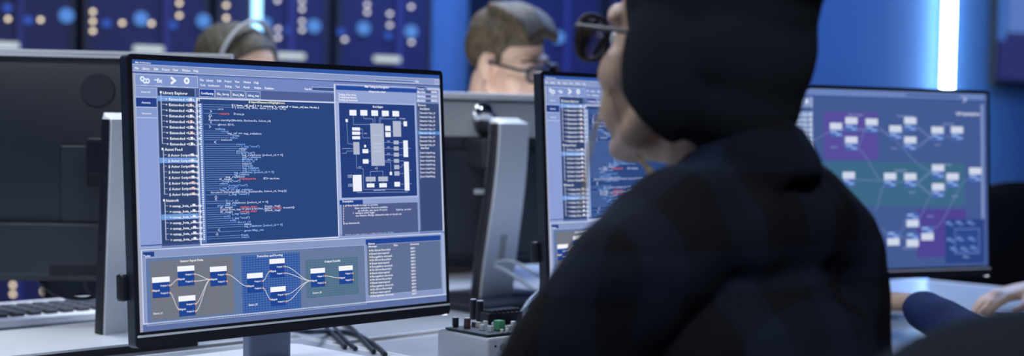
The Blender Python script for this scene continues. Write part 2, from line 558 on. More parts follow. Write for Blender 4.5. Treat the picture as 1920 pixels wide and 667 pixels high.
desk('desk', -.35, 1.425, 1.0, 1.90, 'pale grey front desk, under the code screen at its left part')
desk('desk', 1.432, 3.16, 1.0, 1.795, 'pale grey front desk with the aluminium box and two right monitors')
desk('desk', -.35, 1.425, 1.935, 2.60, 'pale grey rear desk carrying the left rear monitor and keyboard')
desk('desk', 1.432, 2.95, 1.83, 2.60, 'pale grey rear desk carrying the ribbed rear monitor')


# ------------------------------------------------------------------ screen pictures
class Picture:
    def __init__(self):
        self.v, self.f, self.c = [], [], []

    def poly(self, pts, col, layer):
        i = len(self.v); cl = (*lin(col), 1)
        y = -.00012 * layer
        for x, z in pts:
            self.v.append((x, y, z)); self.c.append(cl)
        self.f.append(tuple(range(i, i + len(pts))))

    def mesh(self, name):
        me = bpy.data.meshes.new(name); me.from_pydata(self.v, [], self.f); me.update()
        a = me.color_attributes.new('pixel', 'FLOAT_COLOR', 'POINT')
        flat = [x for c in self.c for x in c]
        a.data.foreach_set('color', flat)
        return me


_text = {}


def glyphs(s):
    if s not in _text:
        cu = bpy.data.curves.new('print', 'FONT'); cu.body = s; cu.resolution_u = 1; cu.size = 1; cu.offset = .026
        o = bpy.data.objects.new('print', cu); C.objects.link(o)
        dg = bpy.context.evaluated_depsgraph_get(); me = o.evaluated_get(dg).to_mesh()
        vs = [(v.co.x, v.co.y) for v in me.vertices]; fs = [tuple(p.vertices) for p in me.polygons]
        bpy.data.objects.remove(o); bpy.data.curves.remove(cu)
        x0 = min([v[0] for v in vs] or [0]); x1 = max([v[0] for v in vs] or [1])
        _text[s] = (vs, fs, x0, max(x1 - x0, .01))
    return _text[s]


def homography(px, uv):
    """px -> uv, four points each, solved by elimination"""
    R = []
    for (x, y), (u, v) in zip(px, uv):
        R.append([x, y, 1, 0, 0, 0, -u * x, -u * y, u]); R.append([0, 0, 0, x, y, 1, -v * x, -v * y, v])
    n = 8
    for i in range(n):
        p = max(range(i, n), key=lambda k: abs(R[k][i])); R[i], R[p] = R[p], R[i]
        R[i] = [a / R[i][i] for a in R[i]]
        for k in range(n):
            if k != i:
                q = R[k][i]; R[k] = [a - q * b for a, b in zip(R[k], R[i])]
    h = [R[i][8] for i in range(8)]
    return lambda x, y: ((h[0] * x + h[1] * y + h[2]) / (h[6] * x + h[7] * y + 1), (h[3] * x + h[4] * y + h[5]) / (h[6] * x + h[7] * y + 1))


SW, SH = .518, .334
CORN = [(-SW / 2, SH / 2), (SW / 2, SH / 2), (SW / 2, -SH / 2), (-SW / 2, -SH / 2)]


class UI(Picture):
    """lays flat print out in the measured coordinates of a screen, given its four corners there"""

    def __init__(self, corners):
        super().__init__(); self.h = homography(corners, CORN)
        self.inv = homography(CORN, corners)

    def rect(self, x0, y0, x1, y1, col, layer=1, edge=None, ew=.8):
        a, b = self.h(x0, y0), self.h(x1, y1)
        self.quad(a, b, col, layer)
        if edge:
            e = ew * .00033 * 2
            u0, v0 = a; u1, v1 = b
            for q in (((u0, v0), (u1, v0 - e)), ((u0, v1 + e), (u1, v1)), ((u0, v0), (u0 + e, v1)), ((u1 - e, v0), (u1, v1))):
                self.quad(q[0], q[1], edge, layer + .5)

    def quad(self, a, b, col, layer):
        self.poly([(a[0], b[1]), (b[0], b[1]), (b[0], a[1]), (a[0], a[1])], col, layer)

    def line(self, pts, col, w=.8, layer=5):
        P = [Vector((*self.h(*p), 0)) for p in pts]
        w = w * .0007
        for a, b in zip(P, P[1:]):
            d = (b - a)
            if d.length < 1e-7:
                continue
            d = d.normalized() * w * .5; n = Vector((-d.y, d.x, 0))
            q = [a - d - n, b + d - n, b + d + n, a - d + n]
            self.poly([(v.x, v.y) for v in q], col, layer)

    def text(self, s, x, y, width, hpx, col=(235, 240, 252), layer=6, x1=None):
        """baseline starts at (x, y); width and cap height in measured units"""
        vs, fs, x0, w = glyphs(s)
        a = self.h(x, y); b = self.h(x + width, y + (0 if abs(width) < 1 else 0)); t = self.h(x, y - hpx)
        sx = (b[0] - a[0]) / w; sz = (t[1] - a[1]) / .70
        i = len(self.v); cl = (*lin(col), 1)
        for vx, vy in vs:
            self.v.append((a[0] + (vx - x0) * sx, -.00012 * layer, a[1] + vy * sz)); self.c.append(cl)
        for f in fs:
            self.f.append(tuple(k + i for k in f))

    def disc(self, x, y, r, col, layer=6, n=14, ry=None):
        u, v = self.h(x, y); q = r * .00078
        self.poly([(u + q * math.cos(2 * PI * k / n), v + q * math.sin(2 * PI * k / n)) for k in range(n)], col, layer)

    def grid(self, x0, y0, x1, y1, nx, ny, col, layer):
        a, b = self.h(x0, y0), self.h(x1, y1); e = .00022
        for i in range(1, nx):
            u = a[0] + (b[0] - a[0]) * i / nx; self.quad((u - e, a[1]), (u + e, b[1]), col, layer)
        for j in range(1, ny):
            v = a[1] + (b[1] - a[1]) * j / ny; self.quad((a[0], v + e), (b[0], v - e), col, layer)


WHT = (238, 242, 252); LGT = (190, 202, 235); EDG = (205, 214, 240)
FRAME = [(246.5, 111.5), (823.5, 140.4), (836.6, 564.7), (262, 623)]


def code_picture():
    U = UI(FRAME); iv = U.inv; h = U.h

    def R(u0, v0, u1, v1, col, layer=1, edge=None, ew=.8):       # by screen fractions
        a = (-SW / 2 + u0 * SW, SH / 2 - v0 * SH); b = (-SW / 2 + u1 * SW, SH / 2 - v1 * SH)
        U.quad(a, b, col, layer)
        if edge:
            e = ew * .00066; (p, q), (r, s) = a, b
            for k in (((p, q), (r, q - e)), ((p, s + e), (r, s)), ((p, q), (p + e, s)), ((r - e, q), (r, s))):
                U.quad(k[0], k[1], edge, layer + .5)

    def uv(x, y):
        a = h(x, y); return ((a[0] + SW / 2) / SW, (SH / 2 - a[1]) / SH)

    def px(u, v):
        return iv(-SW / 2 + u * SW, SH / 2 - v * SH)

    def T(s, x, y, w, hp, col=WHT, layer=6):
        U.text(s, x, y, w, hp, col, layer)
    R(0, 0, 1, 1, (116, 135, 186), 0)
    # title and menu
    R(0, 0, 1, .0165, (52, 90, 168), 1)
    R(0, .0165, 1, .043, (136, 153, 198), 1, EDG)
    R(0, .044, 1, .049, (58, 82, 150), 1)
    R(0, .049, .009, 1, (160, 166, 186), 1)
    T('Main Architecture', 253, 118.6, 29, 3)
    for s, x, w in (('File', 252, 8), ('Library', 266, 14), ('Edit', 288, 8), ('Project', 303, 14), ('View', 323, 10), ('Window', 340, 16), ('Help', 362, 9)):
        T(s, x, 130.2 + (x - 252) * .045, w, 4.4)
    U.rect(702, 147.5, 776, 154.8, (72, 98, 154), 2, EDG)
    T('Go', 778, 154, 7, 4); U.rect(815, 148.5, 821.5, 157, (150, 165, 205), 2, EDG)
    # icon toolbar
    a, b = uv(252, 138.5), uv(370.5, 165)
    R(a[0], a[1], b[0], b[1], (128, 150, 204), 2, EDG)
    for x, y in ((266, 148), (271, 152), (276, 152)):
        U.disc(x, y, 4.2, (232, 240, 255), 6); U.disc(x, y, 1.9, (120, 160, 225), 7)
    U.text('fx', 293, 155, 11, 8, WHT); U.line([(289, 150), (297, 150.6)], WHT, 1.6, 6)
    U.line([(321, 146.5), (327, 151.5), (321, 156)], WHT, 4.2, 6)
    U.disc(349, 151.8, 5.5, WHT, 6); U.disc(349, 151.8, 2.2, (150, 170, 215), 7)
    for x, s in ((264, 'Graph'), (291, 'Formula'), (319, 'Script'), (345, 'Log')):
        T(s, x, 161.2 + (x - 264) * .04, 11 if x != 345 else 7, 2.2, (205, 216, 242))
    # left buttons
    cA, cB = uv(254, 200)[0], uv(293.5, 172)[0]
    v = [uv(253, 164)[1], uv(253, 182)[1], uv(254, 201)[1], uv(254, 220.5)[1], uv(262, 466)[1]]
    R(cA, v[0], cB, v[1], (132, 153, 205), 2, LGT); R(cA, v[1], cB, v[2], (38, 64, 138), 2, LGT)
    R(cA, v[2], cB, v[3], (132, 153, 205), 2, LGT); R(cA, v[3], cB, v[4], (140, 158, 212), 2, LGT)
    for s, x, y, w in (('Search', 264, 174, 17), ('Assets', 264.5, 194, 17), ('Network', 265.5, 214.5, 18)):
        T(s, x, y, w, 3.4, (225, 232, 250))
    # explorer column
    e0, e1 = uv(295, 172)[0], uv(372, 300)[0] - .006
    top, bot = uv(294, 164)[1], uv(303, 461)[1]
    R(e0, top, e1, bot, (50, 68, 112), 2)

    def row(vv, s, du=.0, hl=False, mark=(235, 238, 250), wd=.098):
        if hl:
            R(e0, vv - .010, e1, vv + .010, (112, 156, 222), 3)
        p = px(e0 + .02 + du, vv + .0062); q = px(e0 + .02 + du + wd, vv + .0062)
        U.text(s, p[0], p[1], q[0] - p[0], 4.6)
        U.line([px(e0 + .010, vv), px(e0 + .019, vv)], LGT, .7, 5)
        if mark:
            R(e1 - .0165, vv - .0048, e1 - .0085, vv + .0048, mark, 5)
    pitch = (uv(330, 269.3)[1] - uv(330, 185.4)[1]) / 8

    def head(vv, s, w):
        p = px(e0 + .014, vv + .0065); q = px(e0 + .014 + w, vv + .0065)
        U.text(s, p[0], p[1], q[0] - p[0], 5)
        R(e0 + .006, vv - .004, e0 + .011, vv + .004, WHT, 5)
    v0 = uv(330, 174)[1]; head(v0, 'Library Explorer', .07)
    v1 = uv(330, 185.6)[1]
    for i in range(9):
        row(v1 + i * pitch, '+ Extended <Libs_%02d' % (i + 1), hl=i == 0, mark=(240, 170, 160) if i in (1, 4, 6) else (235, 238, 250))
    R(e0 + .0075, v0, e0 + .0095, v1 + 8 * pitch, LGT, 5)
    v2 = uv(330, 279.5)[1]; head(v2, 'Asset Feed', .05)
    v3 = v2 + pitch * 1.03
    for i in range(8):
        row(v3 + i * pitch, '$ Actor Script%02d.mg' % (i + 1), .003, hl=i == 1, mark=(238, 185, 185) if i in (5, 6, 7) else (235, 238, 250), wd=.085)
    R(e0 + .0095, v2, e0 + .0115, v3 + 7 * pitch, LGT, 5)
    v4 = v3 + 8.05 * pitch; head(v4, 'Network', .036)
    v5 = v4 + pitch
    for i in range(7):
        row(v5 + i * pitch, '> mmap_beta_node.mp', .003, hl=i == 2, wd=.093)
    R(e0 + .0095, v4, e0 + .0115, v5 + 6 * pitch, LGT, 5)
    # editor
    k0, k1 = e1 + .003, uv(630, 300)[0]
    vt = uv(374, 183)[1]; vb = uv(383, 457)[1]
    R(k0, uv(373, 140)[1], k1, uv(373, 166)[1], (116, 137, 194), 1)
    for s, x, w in (('File', 374, 7), ('Library', 386, 13), ('Edit', 406, 8), ('Project', 420, 13), ('View', 439, 9), ('Window', 455, 14), ('Help', 475, 9)):
        T(s, x, 152.2 + (x - 374) * .045, w, 4.2)
    for s, x, w in (('Tools', 374, 10), ('Architecture', 389, 22), ('Debug', 421, 12), ('Test', 440, 8), ('Assets', 455, 12), ('Analyze', 475, 14), ('Database', 495, 17)):
        T(s, x, 161.6 + (x - 374) * .045, w, 4.2)
    T('Search', 570, 168.5, 12, 4.2); U.rect(584, 162.5, 627, 171.5, (62, 84, 140), 3, EDG)
    R(k0, uv(373, 166)[1], k1, vt, (80, 97, 150), 2)
    for i, (s, x0, x1) in enumerate((('CoreNaming', 372.5, 402), ('File_Group', 403, 431.5), ('Blend_Map', 432.5, 459.5), ('debug_map', 460.5, 487.5))):
        U.rect(x0, 166.5 + (x0 - 372) * .045, x1, 181 + (x1 - 372) * .045, (28, 66, 152) if i == 0 else (88, 114, 172), 3, EDG)
        T(s, x0 + 3, 177 + (x0 - 372) * .045, x1 - x0 - 6, 4.6)
    R(k0, vt, k1, vt + .006, (200, 210, 238), 4)
    R(k0, vt + .006, k1, vb, (44, 71, 126), 3)
    R(k0, vt, k0 + .004, vb, (205, 214, 240), 5)
    R(k1 - .002, uv(629, 157)[1], k1 + .0015, vb, (205, 214, 240), 5)
    R(k0, vb, k1, vb + .006, (205, 214, 240), 5)
    g0 = k0 + .006; R(g0, vt + .022, g0 + .013, vb - .004, (92, 124, 188), 4)
    n = 62; st = (vb - vt - .035) / n
    T('# import/framework/highlight/core', 465, 193, 68, 4, (244, 240, 205))
    rnd = random.Random(3)
    code = {0: [(9, 'if ( item_id[ iae] ) = 0..missing '"'a_original'"' = Item_id( iae, Node )', WHT, 44)], 1: [(9, 'if ( item_id[ dtei, date ] | Dat  loop', LGT, 27)],
            2: [(4, '->>', LGT, 3)], 3: [(1.5, '}', LGT, 1)], 4: [(4.5, 'return', (232, 100, 105), 5), (9.7, 'Data.js', LGT, 5)], 5: [(1, '{}', LGT, 1.6)], 6: [(1, '}', LGT, 1)],
            7: [(1, 'function startApi(Module, Exchandle, Select_id)', LGT, 30)], 8: [(1.4, '{', LGT, 1)], 9: [(4, 'given ID0,', LGT, 8)], 10: [(1, '}', LGT, 1)]}
    k = 11
    ind = 4
    words = ['tag_relation', 'select', 'value', "'tag_id' => tag_relation", 'given Map_set', 'Bool_id', 'start', "'id' => node", 'Data', 'tag_relations: [select_id = 0]', 'end(}', 'Module_id', '(_tag "seed")', 'Script("set")']
    while k < n:
        ind = max(2, min(12, ind + rnd.choice([-3, -1, 0, 2, 3, 0])))
        if rnd.random() < .14:
            code[k] = [(1 + rnd.random() * 2, rnd.choice(['}', '{', '{}']), LGT, 1.2)]
        elif k in (40,):
            code[k] = [(1, 'function startApi(Module, Exchandle, Select_id, Step())', LGT, 37)]
        elif k in (34, 47, 49):
            code[k] = [(4, 'if_tags', LGT, 6), (11, 'replace_steps' if k > 40 else 'return', (232, 100, 105), 8), (19.5, '(new_tag)' if k > 40 else 'Data', LGT, 8)]
        elif k == 48:
            code[k] = [(4, '{retrun $new_tags => $0x1 & list.New_tag[$0]', LGT, 25), (22.5, 'node(', (232, 100, 105), 4.5), (26.2, 'text)', LGT, 6)]
        else:
            s = rnd.choice(words)
            code[k] = [(ind, s, rnd.choice([LGT, (150, 185, 245), (120, 165, 240)]), min(24, len(s) * .62 + rnd.random() * 2))]
        k += 1
    for k in range(n):
        vv = vt + .026 + k * st
        for (du, s, col, w) in code.get(k, []):
            u0 = g0 + .020 + du * .0087
            p = px(u0, vv + st * .38); q = px(u0 + w * .0063, vv + st * .38)
            U.text(s, p[0], p[1], q[0] - p[0], 3.6, col)
        if k in code and code[k][0][0] > 3.5:
            R(g0 + .015, vv - .0008, g0 + .018 + code[k][0][0] * .0087, vv + .0008, (120, 150, 215), 5)
        R(g0 + .003, vv - .0025, g0 + .008, vv + .0025, (225, 232, 250), 6)
    # test panel at the right
    p0, p1 = k1 + .002, uv(781, 250)[0]
    t0 = uv(629, 157)[1]
    R(p0, t0, p1, uv(633, 191)[1], (146, 162, 210), 2, EDG)
    R(p0 + .004, t0 + .006, 1 - .004, t0 + .024, (38, 76, 158), 3)
    T('Main Testing and Recognition', 683, 163.6, 45, 4.6)
    T('debug mode restart', 690, 172.6, 32, 4)
    for i, s in enumerate(('Testing video track,', 'Tracking facial features,', 'Tracking eye movement,')):
        T(s, 633, 178.4 + i * 5.1, (34, 35, 37)[i], 4.2)
    d0 = uv(634, 192.5)[1]; d1 = uv(640, 371)[1]
    R(p0, d0 - .004, p1, d1 + .008, (165, 180, 222), 3)
    R(p0 + .012, d0, p1 - .006, d1, (36, 60, 122), 4)
    a = px(p0 + .012, d0); b = px(p1 - .006, d1); U.grid(a[0], a[1], b[0], b[1], 26, 34, (46, 73, 138), 4.5)
    T('Block diagram', 698, 201.4, 19, 4)
    GR = (176, 184, 208)
    for (x0, y0, x1, y1, c) in [(654, 205.5, 667.3, 216.5, WHT), (674.3, 205.8, 687.8, 216.6, WHT), (695, 206.4, 707.8, 217, WHT), (714.8, 207, 728, 217.4, WHT), (734.6, 207.6, 747.4, 218, WHT),
                                (693, 231, 720.4, 310.5, (172, 182, 208)), (721.2, 235.5, 731.5, 245.3, WHT), (721.4, 247.4, 731.8, 256.5, WHT), (735.4, 226.5, 751.3, 256, GR), (755.5, 227, 762.4, 236.4, WHT),
                                (659, 238.5, 674, 244.5, WHT), (659, 246.6, 674, 252.6, WHT), (659.2, 255, 674.2, 261, WHT), (646.6, 222.9, 651.1, 228.6, WHT), (661, 266, 673.3, 289.4, GR),
                                (678.4, 279.4, 689.5, 287, WHT), (681.5, 271.4, 685.3, 276, WHT), (679, 298.4, 690, 306.5, WHT),
                                (737, 263.3, 746.6, 270.5, GR), (737.2, 274.4, 746.8, 282, GR), (737.4, 286, 747, 293.3, GR), (737.6, 297.8, 747.2, 305, GR), (738, 309, 747.6, 317, GR), (738.3, 321, 748, 329, GR),
                                (755, 263, 764.5, 294, WHT), (756.4, 303, 767, 357, WHT), (660, 328, 677.5, 358.5, WHT), (684.4, 331.5, 703.3, 340, GR), (708, 331, 726.4, 339.6, GR),
                                (686.5, 344, 701, 351, WHT), (710, 343.5, 724.3, 351, WHT), (738.4, 341, 749, 349.5, WHT), (729.5, 322, 734, 328, WHT)]:
        U.rect(x0, y0, x1, y1, c, 6)
    LN = (150, 168, 215)
    for pts in [[(661, 216), (661.5, 233), (693, 233)], [(681, 217), (681, 222), (698, 222.5), (698.5, 231)], [(701.5, 217), (702, 231)], [(721, 217.5), (710, 221), (710, 231)], [(741, 218), (741, 222.5), (712.5, 222.5), (712.5, 231)],
                [(649, 228), (651, 269), (661, 270)], [(674, 241.5), (678.5, 241.5), (679, 258), (693, 258.5)], [(674, 249.6), (678.7, 249.6)], [(731.6, 246), (735.5, 246)], [(751, 231), (755.5, 231)],
                [(720, 266.8), (755, 267)], [(720, 278), (755, 278.2)], [(720.3, 290), (755, 290.2)], [(720.3, 301), (756, 301.4)], [(720.3, 303.5), (731.6, 304), (732, 322)], [(748, 313), (753, 313), (753, 309), (756.4, 309)], [(748, 325), (756.6, 325)],
                [(689.5, 283.3), (693, 283.3)], [(690, 302), (693, 302)], [(640, 278.5), (661, 278.5)], [(640, 287.5), (648, 287), (649, 283), (661, 283)], [(667, 289), (667.6, 315), (680, 316), (681, 355), (758, 355)],
                [(706, 310.5), (706, 321), (693, 321.5), (693.5, 331)], [(706, 321), (717, 321), (717, 331)], [(694, 340), (694, 344)], [(717, 340), (717, 343.5)], [(669, 358), (669, 361), (763, 360), (763, 357)], [(749, 345), (757, 345)],
                [(764.5, 278), (769, 278)], [(767, 319), (771, 319)], [(767, 344), (771, 344)]]:
        U.line(pts, LN, .8, 5.5)
    T('external bus', 699, 357.6, 22, 2.6, LGT, 7); T('I/O bank', 748, 223, 11, 2.6, LGT, 7)
    for (x, y) in ((651, 330), (651, 333), (652, 347), (652, 350)):
        T('PORT', x, y, 8, 2.4, LGT, 7)
    for (x, y) in ((725, 265.5), (725, 277), (725, 289), (726, 300), (682, 251), (702, 316.5), (671.5, 314)):
        T('BUS', x, y, 5, 2.2, LGT, 7)
    for (y, s) in ((254, 'Processor'), (270, 'ARCH'), (277.5, 'UNIT CORE'), (284.5, 'Version')):
        T(s, 698.5, y, 16, 2.4, (205, 212, 232), 7)
    # description
    e_0 = uv(637, 374)[1]; e_1 = uv(641, 442.5)[1]
    R(p0, e_0, p1, e_1 + .008, (146, 163, 210), 3)
    R(p0 + .004, e_0 + .004, p0 + .085, e_0 + .022, (34, 66, 140), 4); T('Description', 641, 379.6, 20, 3.8)
    R(p0 + .010, e_0 + .022, p1 - .006, e_1, (80, 94, 140), 4)
    for i, (x, s, w) in enumerate(((646, '# View handle to login to provide.', 62), (664, 'State extension. Set new available', 62), (670, 'as vehicle, set open Project', 55), (661, '1  antique even login', 40), (666, 'use feature. Bridge elements' ' note or mode set', 86))):
        T(s, x, 387.2 + i * 4.7, w, 3.4, (222, 228, 246))
    T('Python, at end', 742, 394.6, 27, 3.2, (215, 222, 244))
    for i in range(7):
        T('$', 642, 387.6 + i * 4.9, 2, 3.2, (222, 228, 246))
    T('# use framework.', 642.5, 420.6, 31, 3.4, (222, 228, 246)); T('Notes on plan system, coding maker set. Finder', 646, 441.6, 92, 2.6, (165, 176, 210))
    # right column
    c0 = p1 + .004
    R(c0, t0 + .006, 1 - .004, uv(783, 190)[1], (146, 162, 208), 3)
    R(c0, uv(783, 193)[1], 1 - .006, uv(786, 434)[1], (60, 77, 122), 4)
    R(1 - .006, t0, 1, uv(786, 436)[1], (190, 200, 228), 4)
    U.rect(781, 162, 796, 167, (32, 66, 145), 5); T('Property', 782, 167.2, 13, 3.6); U.rect(800, 164, 822, 169, (190, 198, 222), 5)
    for i in range(3):
        y = 173.6 + i * 8.2
        T('Effect Note', 781.5, y, 15, 4); U.rect(797.5, y - 4, 807, y + .6, (78, 92, 130), 5); U.rect(808, y - 3.6, 819, y + .4, (200, 207, 228), 5)
    T('Elements', 783, 198, 15, 3.4)
    T('Group Explorer', 786, 205, 19, 4)
    for i in range(17):
        if i == 9:
            continue
        y = 212.8 + i * 7.55 if i < 9 else 213.2 + i * 7.45
        s = 'Extended <Libs_%02d' % (i + 1) if i < 9 else 'Actor Script%02d.mg' % (i - 8)
        if i == 5:
            U.rect(781.5, y - 4.8, 824, y + 1.6, (84, 138, 216), 5)
        T(s, 787, y, 28, 3.6, (225, 230, 246))
    T('Asset Feed', 788, 279, 15, 4)
    U.line([(784.5, 206), (786, 271)], LGT, .6, 5.5); U.line([(786, 280), (788, 336)], LGT, .6, 5.5)
    # lower band
    b0 = uv(262, 468)[1]
    R(.009, b0 - .016, 1, b0 - .012, (60, 80, 140), 3); R(.009, b0, 1, b0 + .004, EDG, 3)
    R(.009, b0 + .004, 1, .974, (136, 152, 196), 2)
    R(.009, .968, 1, .973, (205, 214, 238), 4); R(.009, .973, 1, 1, (94, 113, 162), 3)
    R(.009, b0, .012, .973, (205, 214, 240), 4); R(.988, b0, 1, .97, (160, 175, 212), 4)
    q1 = uv(686, 500)[0]
    g_t, g_b = uv(268, 484)[1], uv(273, 611)[1]
    R(.020, g_t, q1 - .004, g_b, (94, 119, 164), 3, (190, 201, 230))
    a = px(.020, g_t); b = px(q1 - .004, g_b)
    xA, xB = uv(281, 490)[0], uv(437, 530)[0]
    R(xA, uv(281, 490)[1], xB, uv(285, 601)[1], (116, 116, 118), 4)
    xC, xD = uv(452, 500)[0], uv(562, 520)[0]
    R(xC, uv(451, 480)[1], xD, uv(454, 588)[1], (44, 86, 164), 4)
    R(xD, g_t + .006, q1 - .006, g_b - .006, (104, 121, 156), 3.5)
    xE, xF = uv(572, 520)[0], uv(671, 515)[0]
    R(xE, uv(571, 488)[1], xF, uv(574, 560)[1], (78, 112, 132), 4)
    U.grid(a[0], a[1], b[0], b[1], 78, 27, (104, 126, 172), 4.2)
    R(.014, b0 + .01, .045, b0 + .028, (34, 66, 140), 4); T('Tasks', 267.5, 482, 14, 3.6)
    T('Sensor Input Data', 337, 491.6, 43, 4.2); T('Detection and Scoring', 481, 482.6, 48, 4.2); T('Output Results', 607, 492.4, 30, 4)
    for s, x, y in (('Sensor_01', 287, 589.5), ('Sensor_02', 465, 573.5), ('Sensor_03', 585, 551)):
        T(s, x, y, 17, 3.4)
    N = {1: (284.6, 518.7, 318, 557.7), 2: (331.8, 498, 364, 535.7), 3: (334, 554, 366, 592), 4: (392.6, 499, 424.4, 535.7), 5: (462, 511.5, 492, 548.4), 6: (504, 484.4, 533, 520.4), 7: (506, 537, 535, 573.4), 8: (581, 502.5, 608.6, 538), 9: (634, 497.8, 660.6, 532.4)}
    port = {}
    OR = (250, 178, 128)
    for k, (x0, y0, x1, y1) in N.items():
        a, b = uv(x0, y0 + 1.5), uv(x1, y1 - 1.2); hh = b[1] - a[1]
        R(a[0], a[1], b[0], b[1], (33, 70, 148), 5); R(a[0] - .0005, a[1], b[0] + .0005, a[1] + hh * .26, (244, 246, 252), 6)
        port[k] = (px(a[0], a[1] + hh * .64), px(b[0], a[1] + hh * .44), px(b[0], a[1] + hh * .80))
        for q in port[k]:
            U.disc(q[0], q[1], 1.5, OR, 8)
        i, o1, o2 = port[k]; w = x1 - x0
        T('Input', i[0] + 2, i[1] + 1.6, w * .34, 3.8, WHT, 7); T('Output 1', o1[0] - w * .53, o1[1] + 2.4, w * .44, 3.2, WHT, 7); T('Output 2', o2[0] - w * .53, o2[1] + 2.4, w * .44, 3.2, WHT, 7)
    for (n0, o, n1) in ((1, 1, 2), (1, 2, 3), (2, 1, 4), (2, 2, 4), (3, 1, 4), (3, 2, 4), (4, 1, 5), (5, 1, 6), (5, 2, 7), (6, 1, 8), (6, 2, 8), (7, 1, 8), (7, 2, 8), (8, 1, 9)):
        p, q = port[n0][o], port[n1][0]; pts = []
        for i in range(13):
            t = i / 12; e = t * t * (3 - 2 * t)
            pts.append((p[0] + (q[0] - p[0]) * t, p[1] + (q[1] - p[1]) * e))
        U.line(pts, (214, 218, 226), 1.2, 7)
    # message list
    R(q1, g_t - .022, .984, g_t, (36, 70, 150), 4)
    U.rect(686.5, 454.6, 704, 459.4, (30, 60, 135), 5); T('Status', 689, 459, 13, 3.8); T('Message', 690, 463.8, 16, 3.2); T('Size', 737, 461.4, 8, 3.2); T('Severity', 768, 459.6, 17, 3.2)
    R(q1 + .002, g_t,   .984, .945, (97, 112, 150), 4, (170, 184, 220))
    for i in range(15):
        s = ('No Errors Recorded', 'Event intercepted', 'Recognition succeed..')[i % 3]
        x, y = 691 + i * .2, 471.6 + i * 6.1
        T(s, x + 4, y, (36, 33, 40)[i % 3], 3.8, (236, 238, 246)); U.rect(x, y - 2.8, x + 2.4, y - .2, (235, 232, 175), 6)
        T('INFO', 769 + i * .2, y - 4.2, 8.5, 3.6, (236, 238, 246))
    return U.mesh('screen_print')


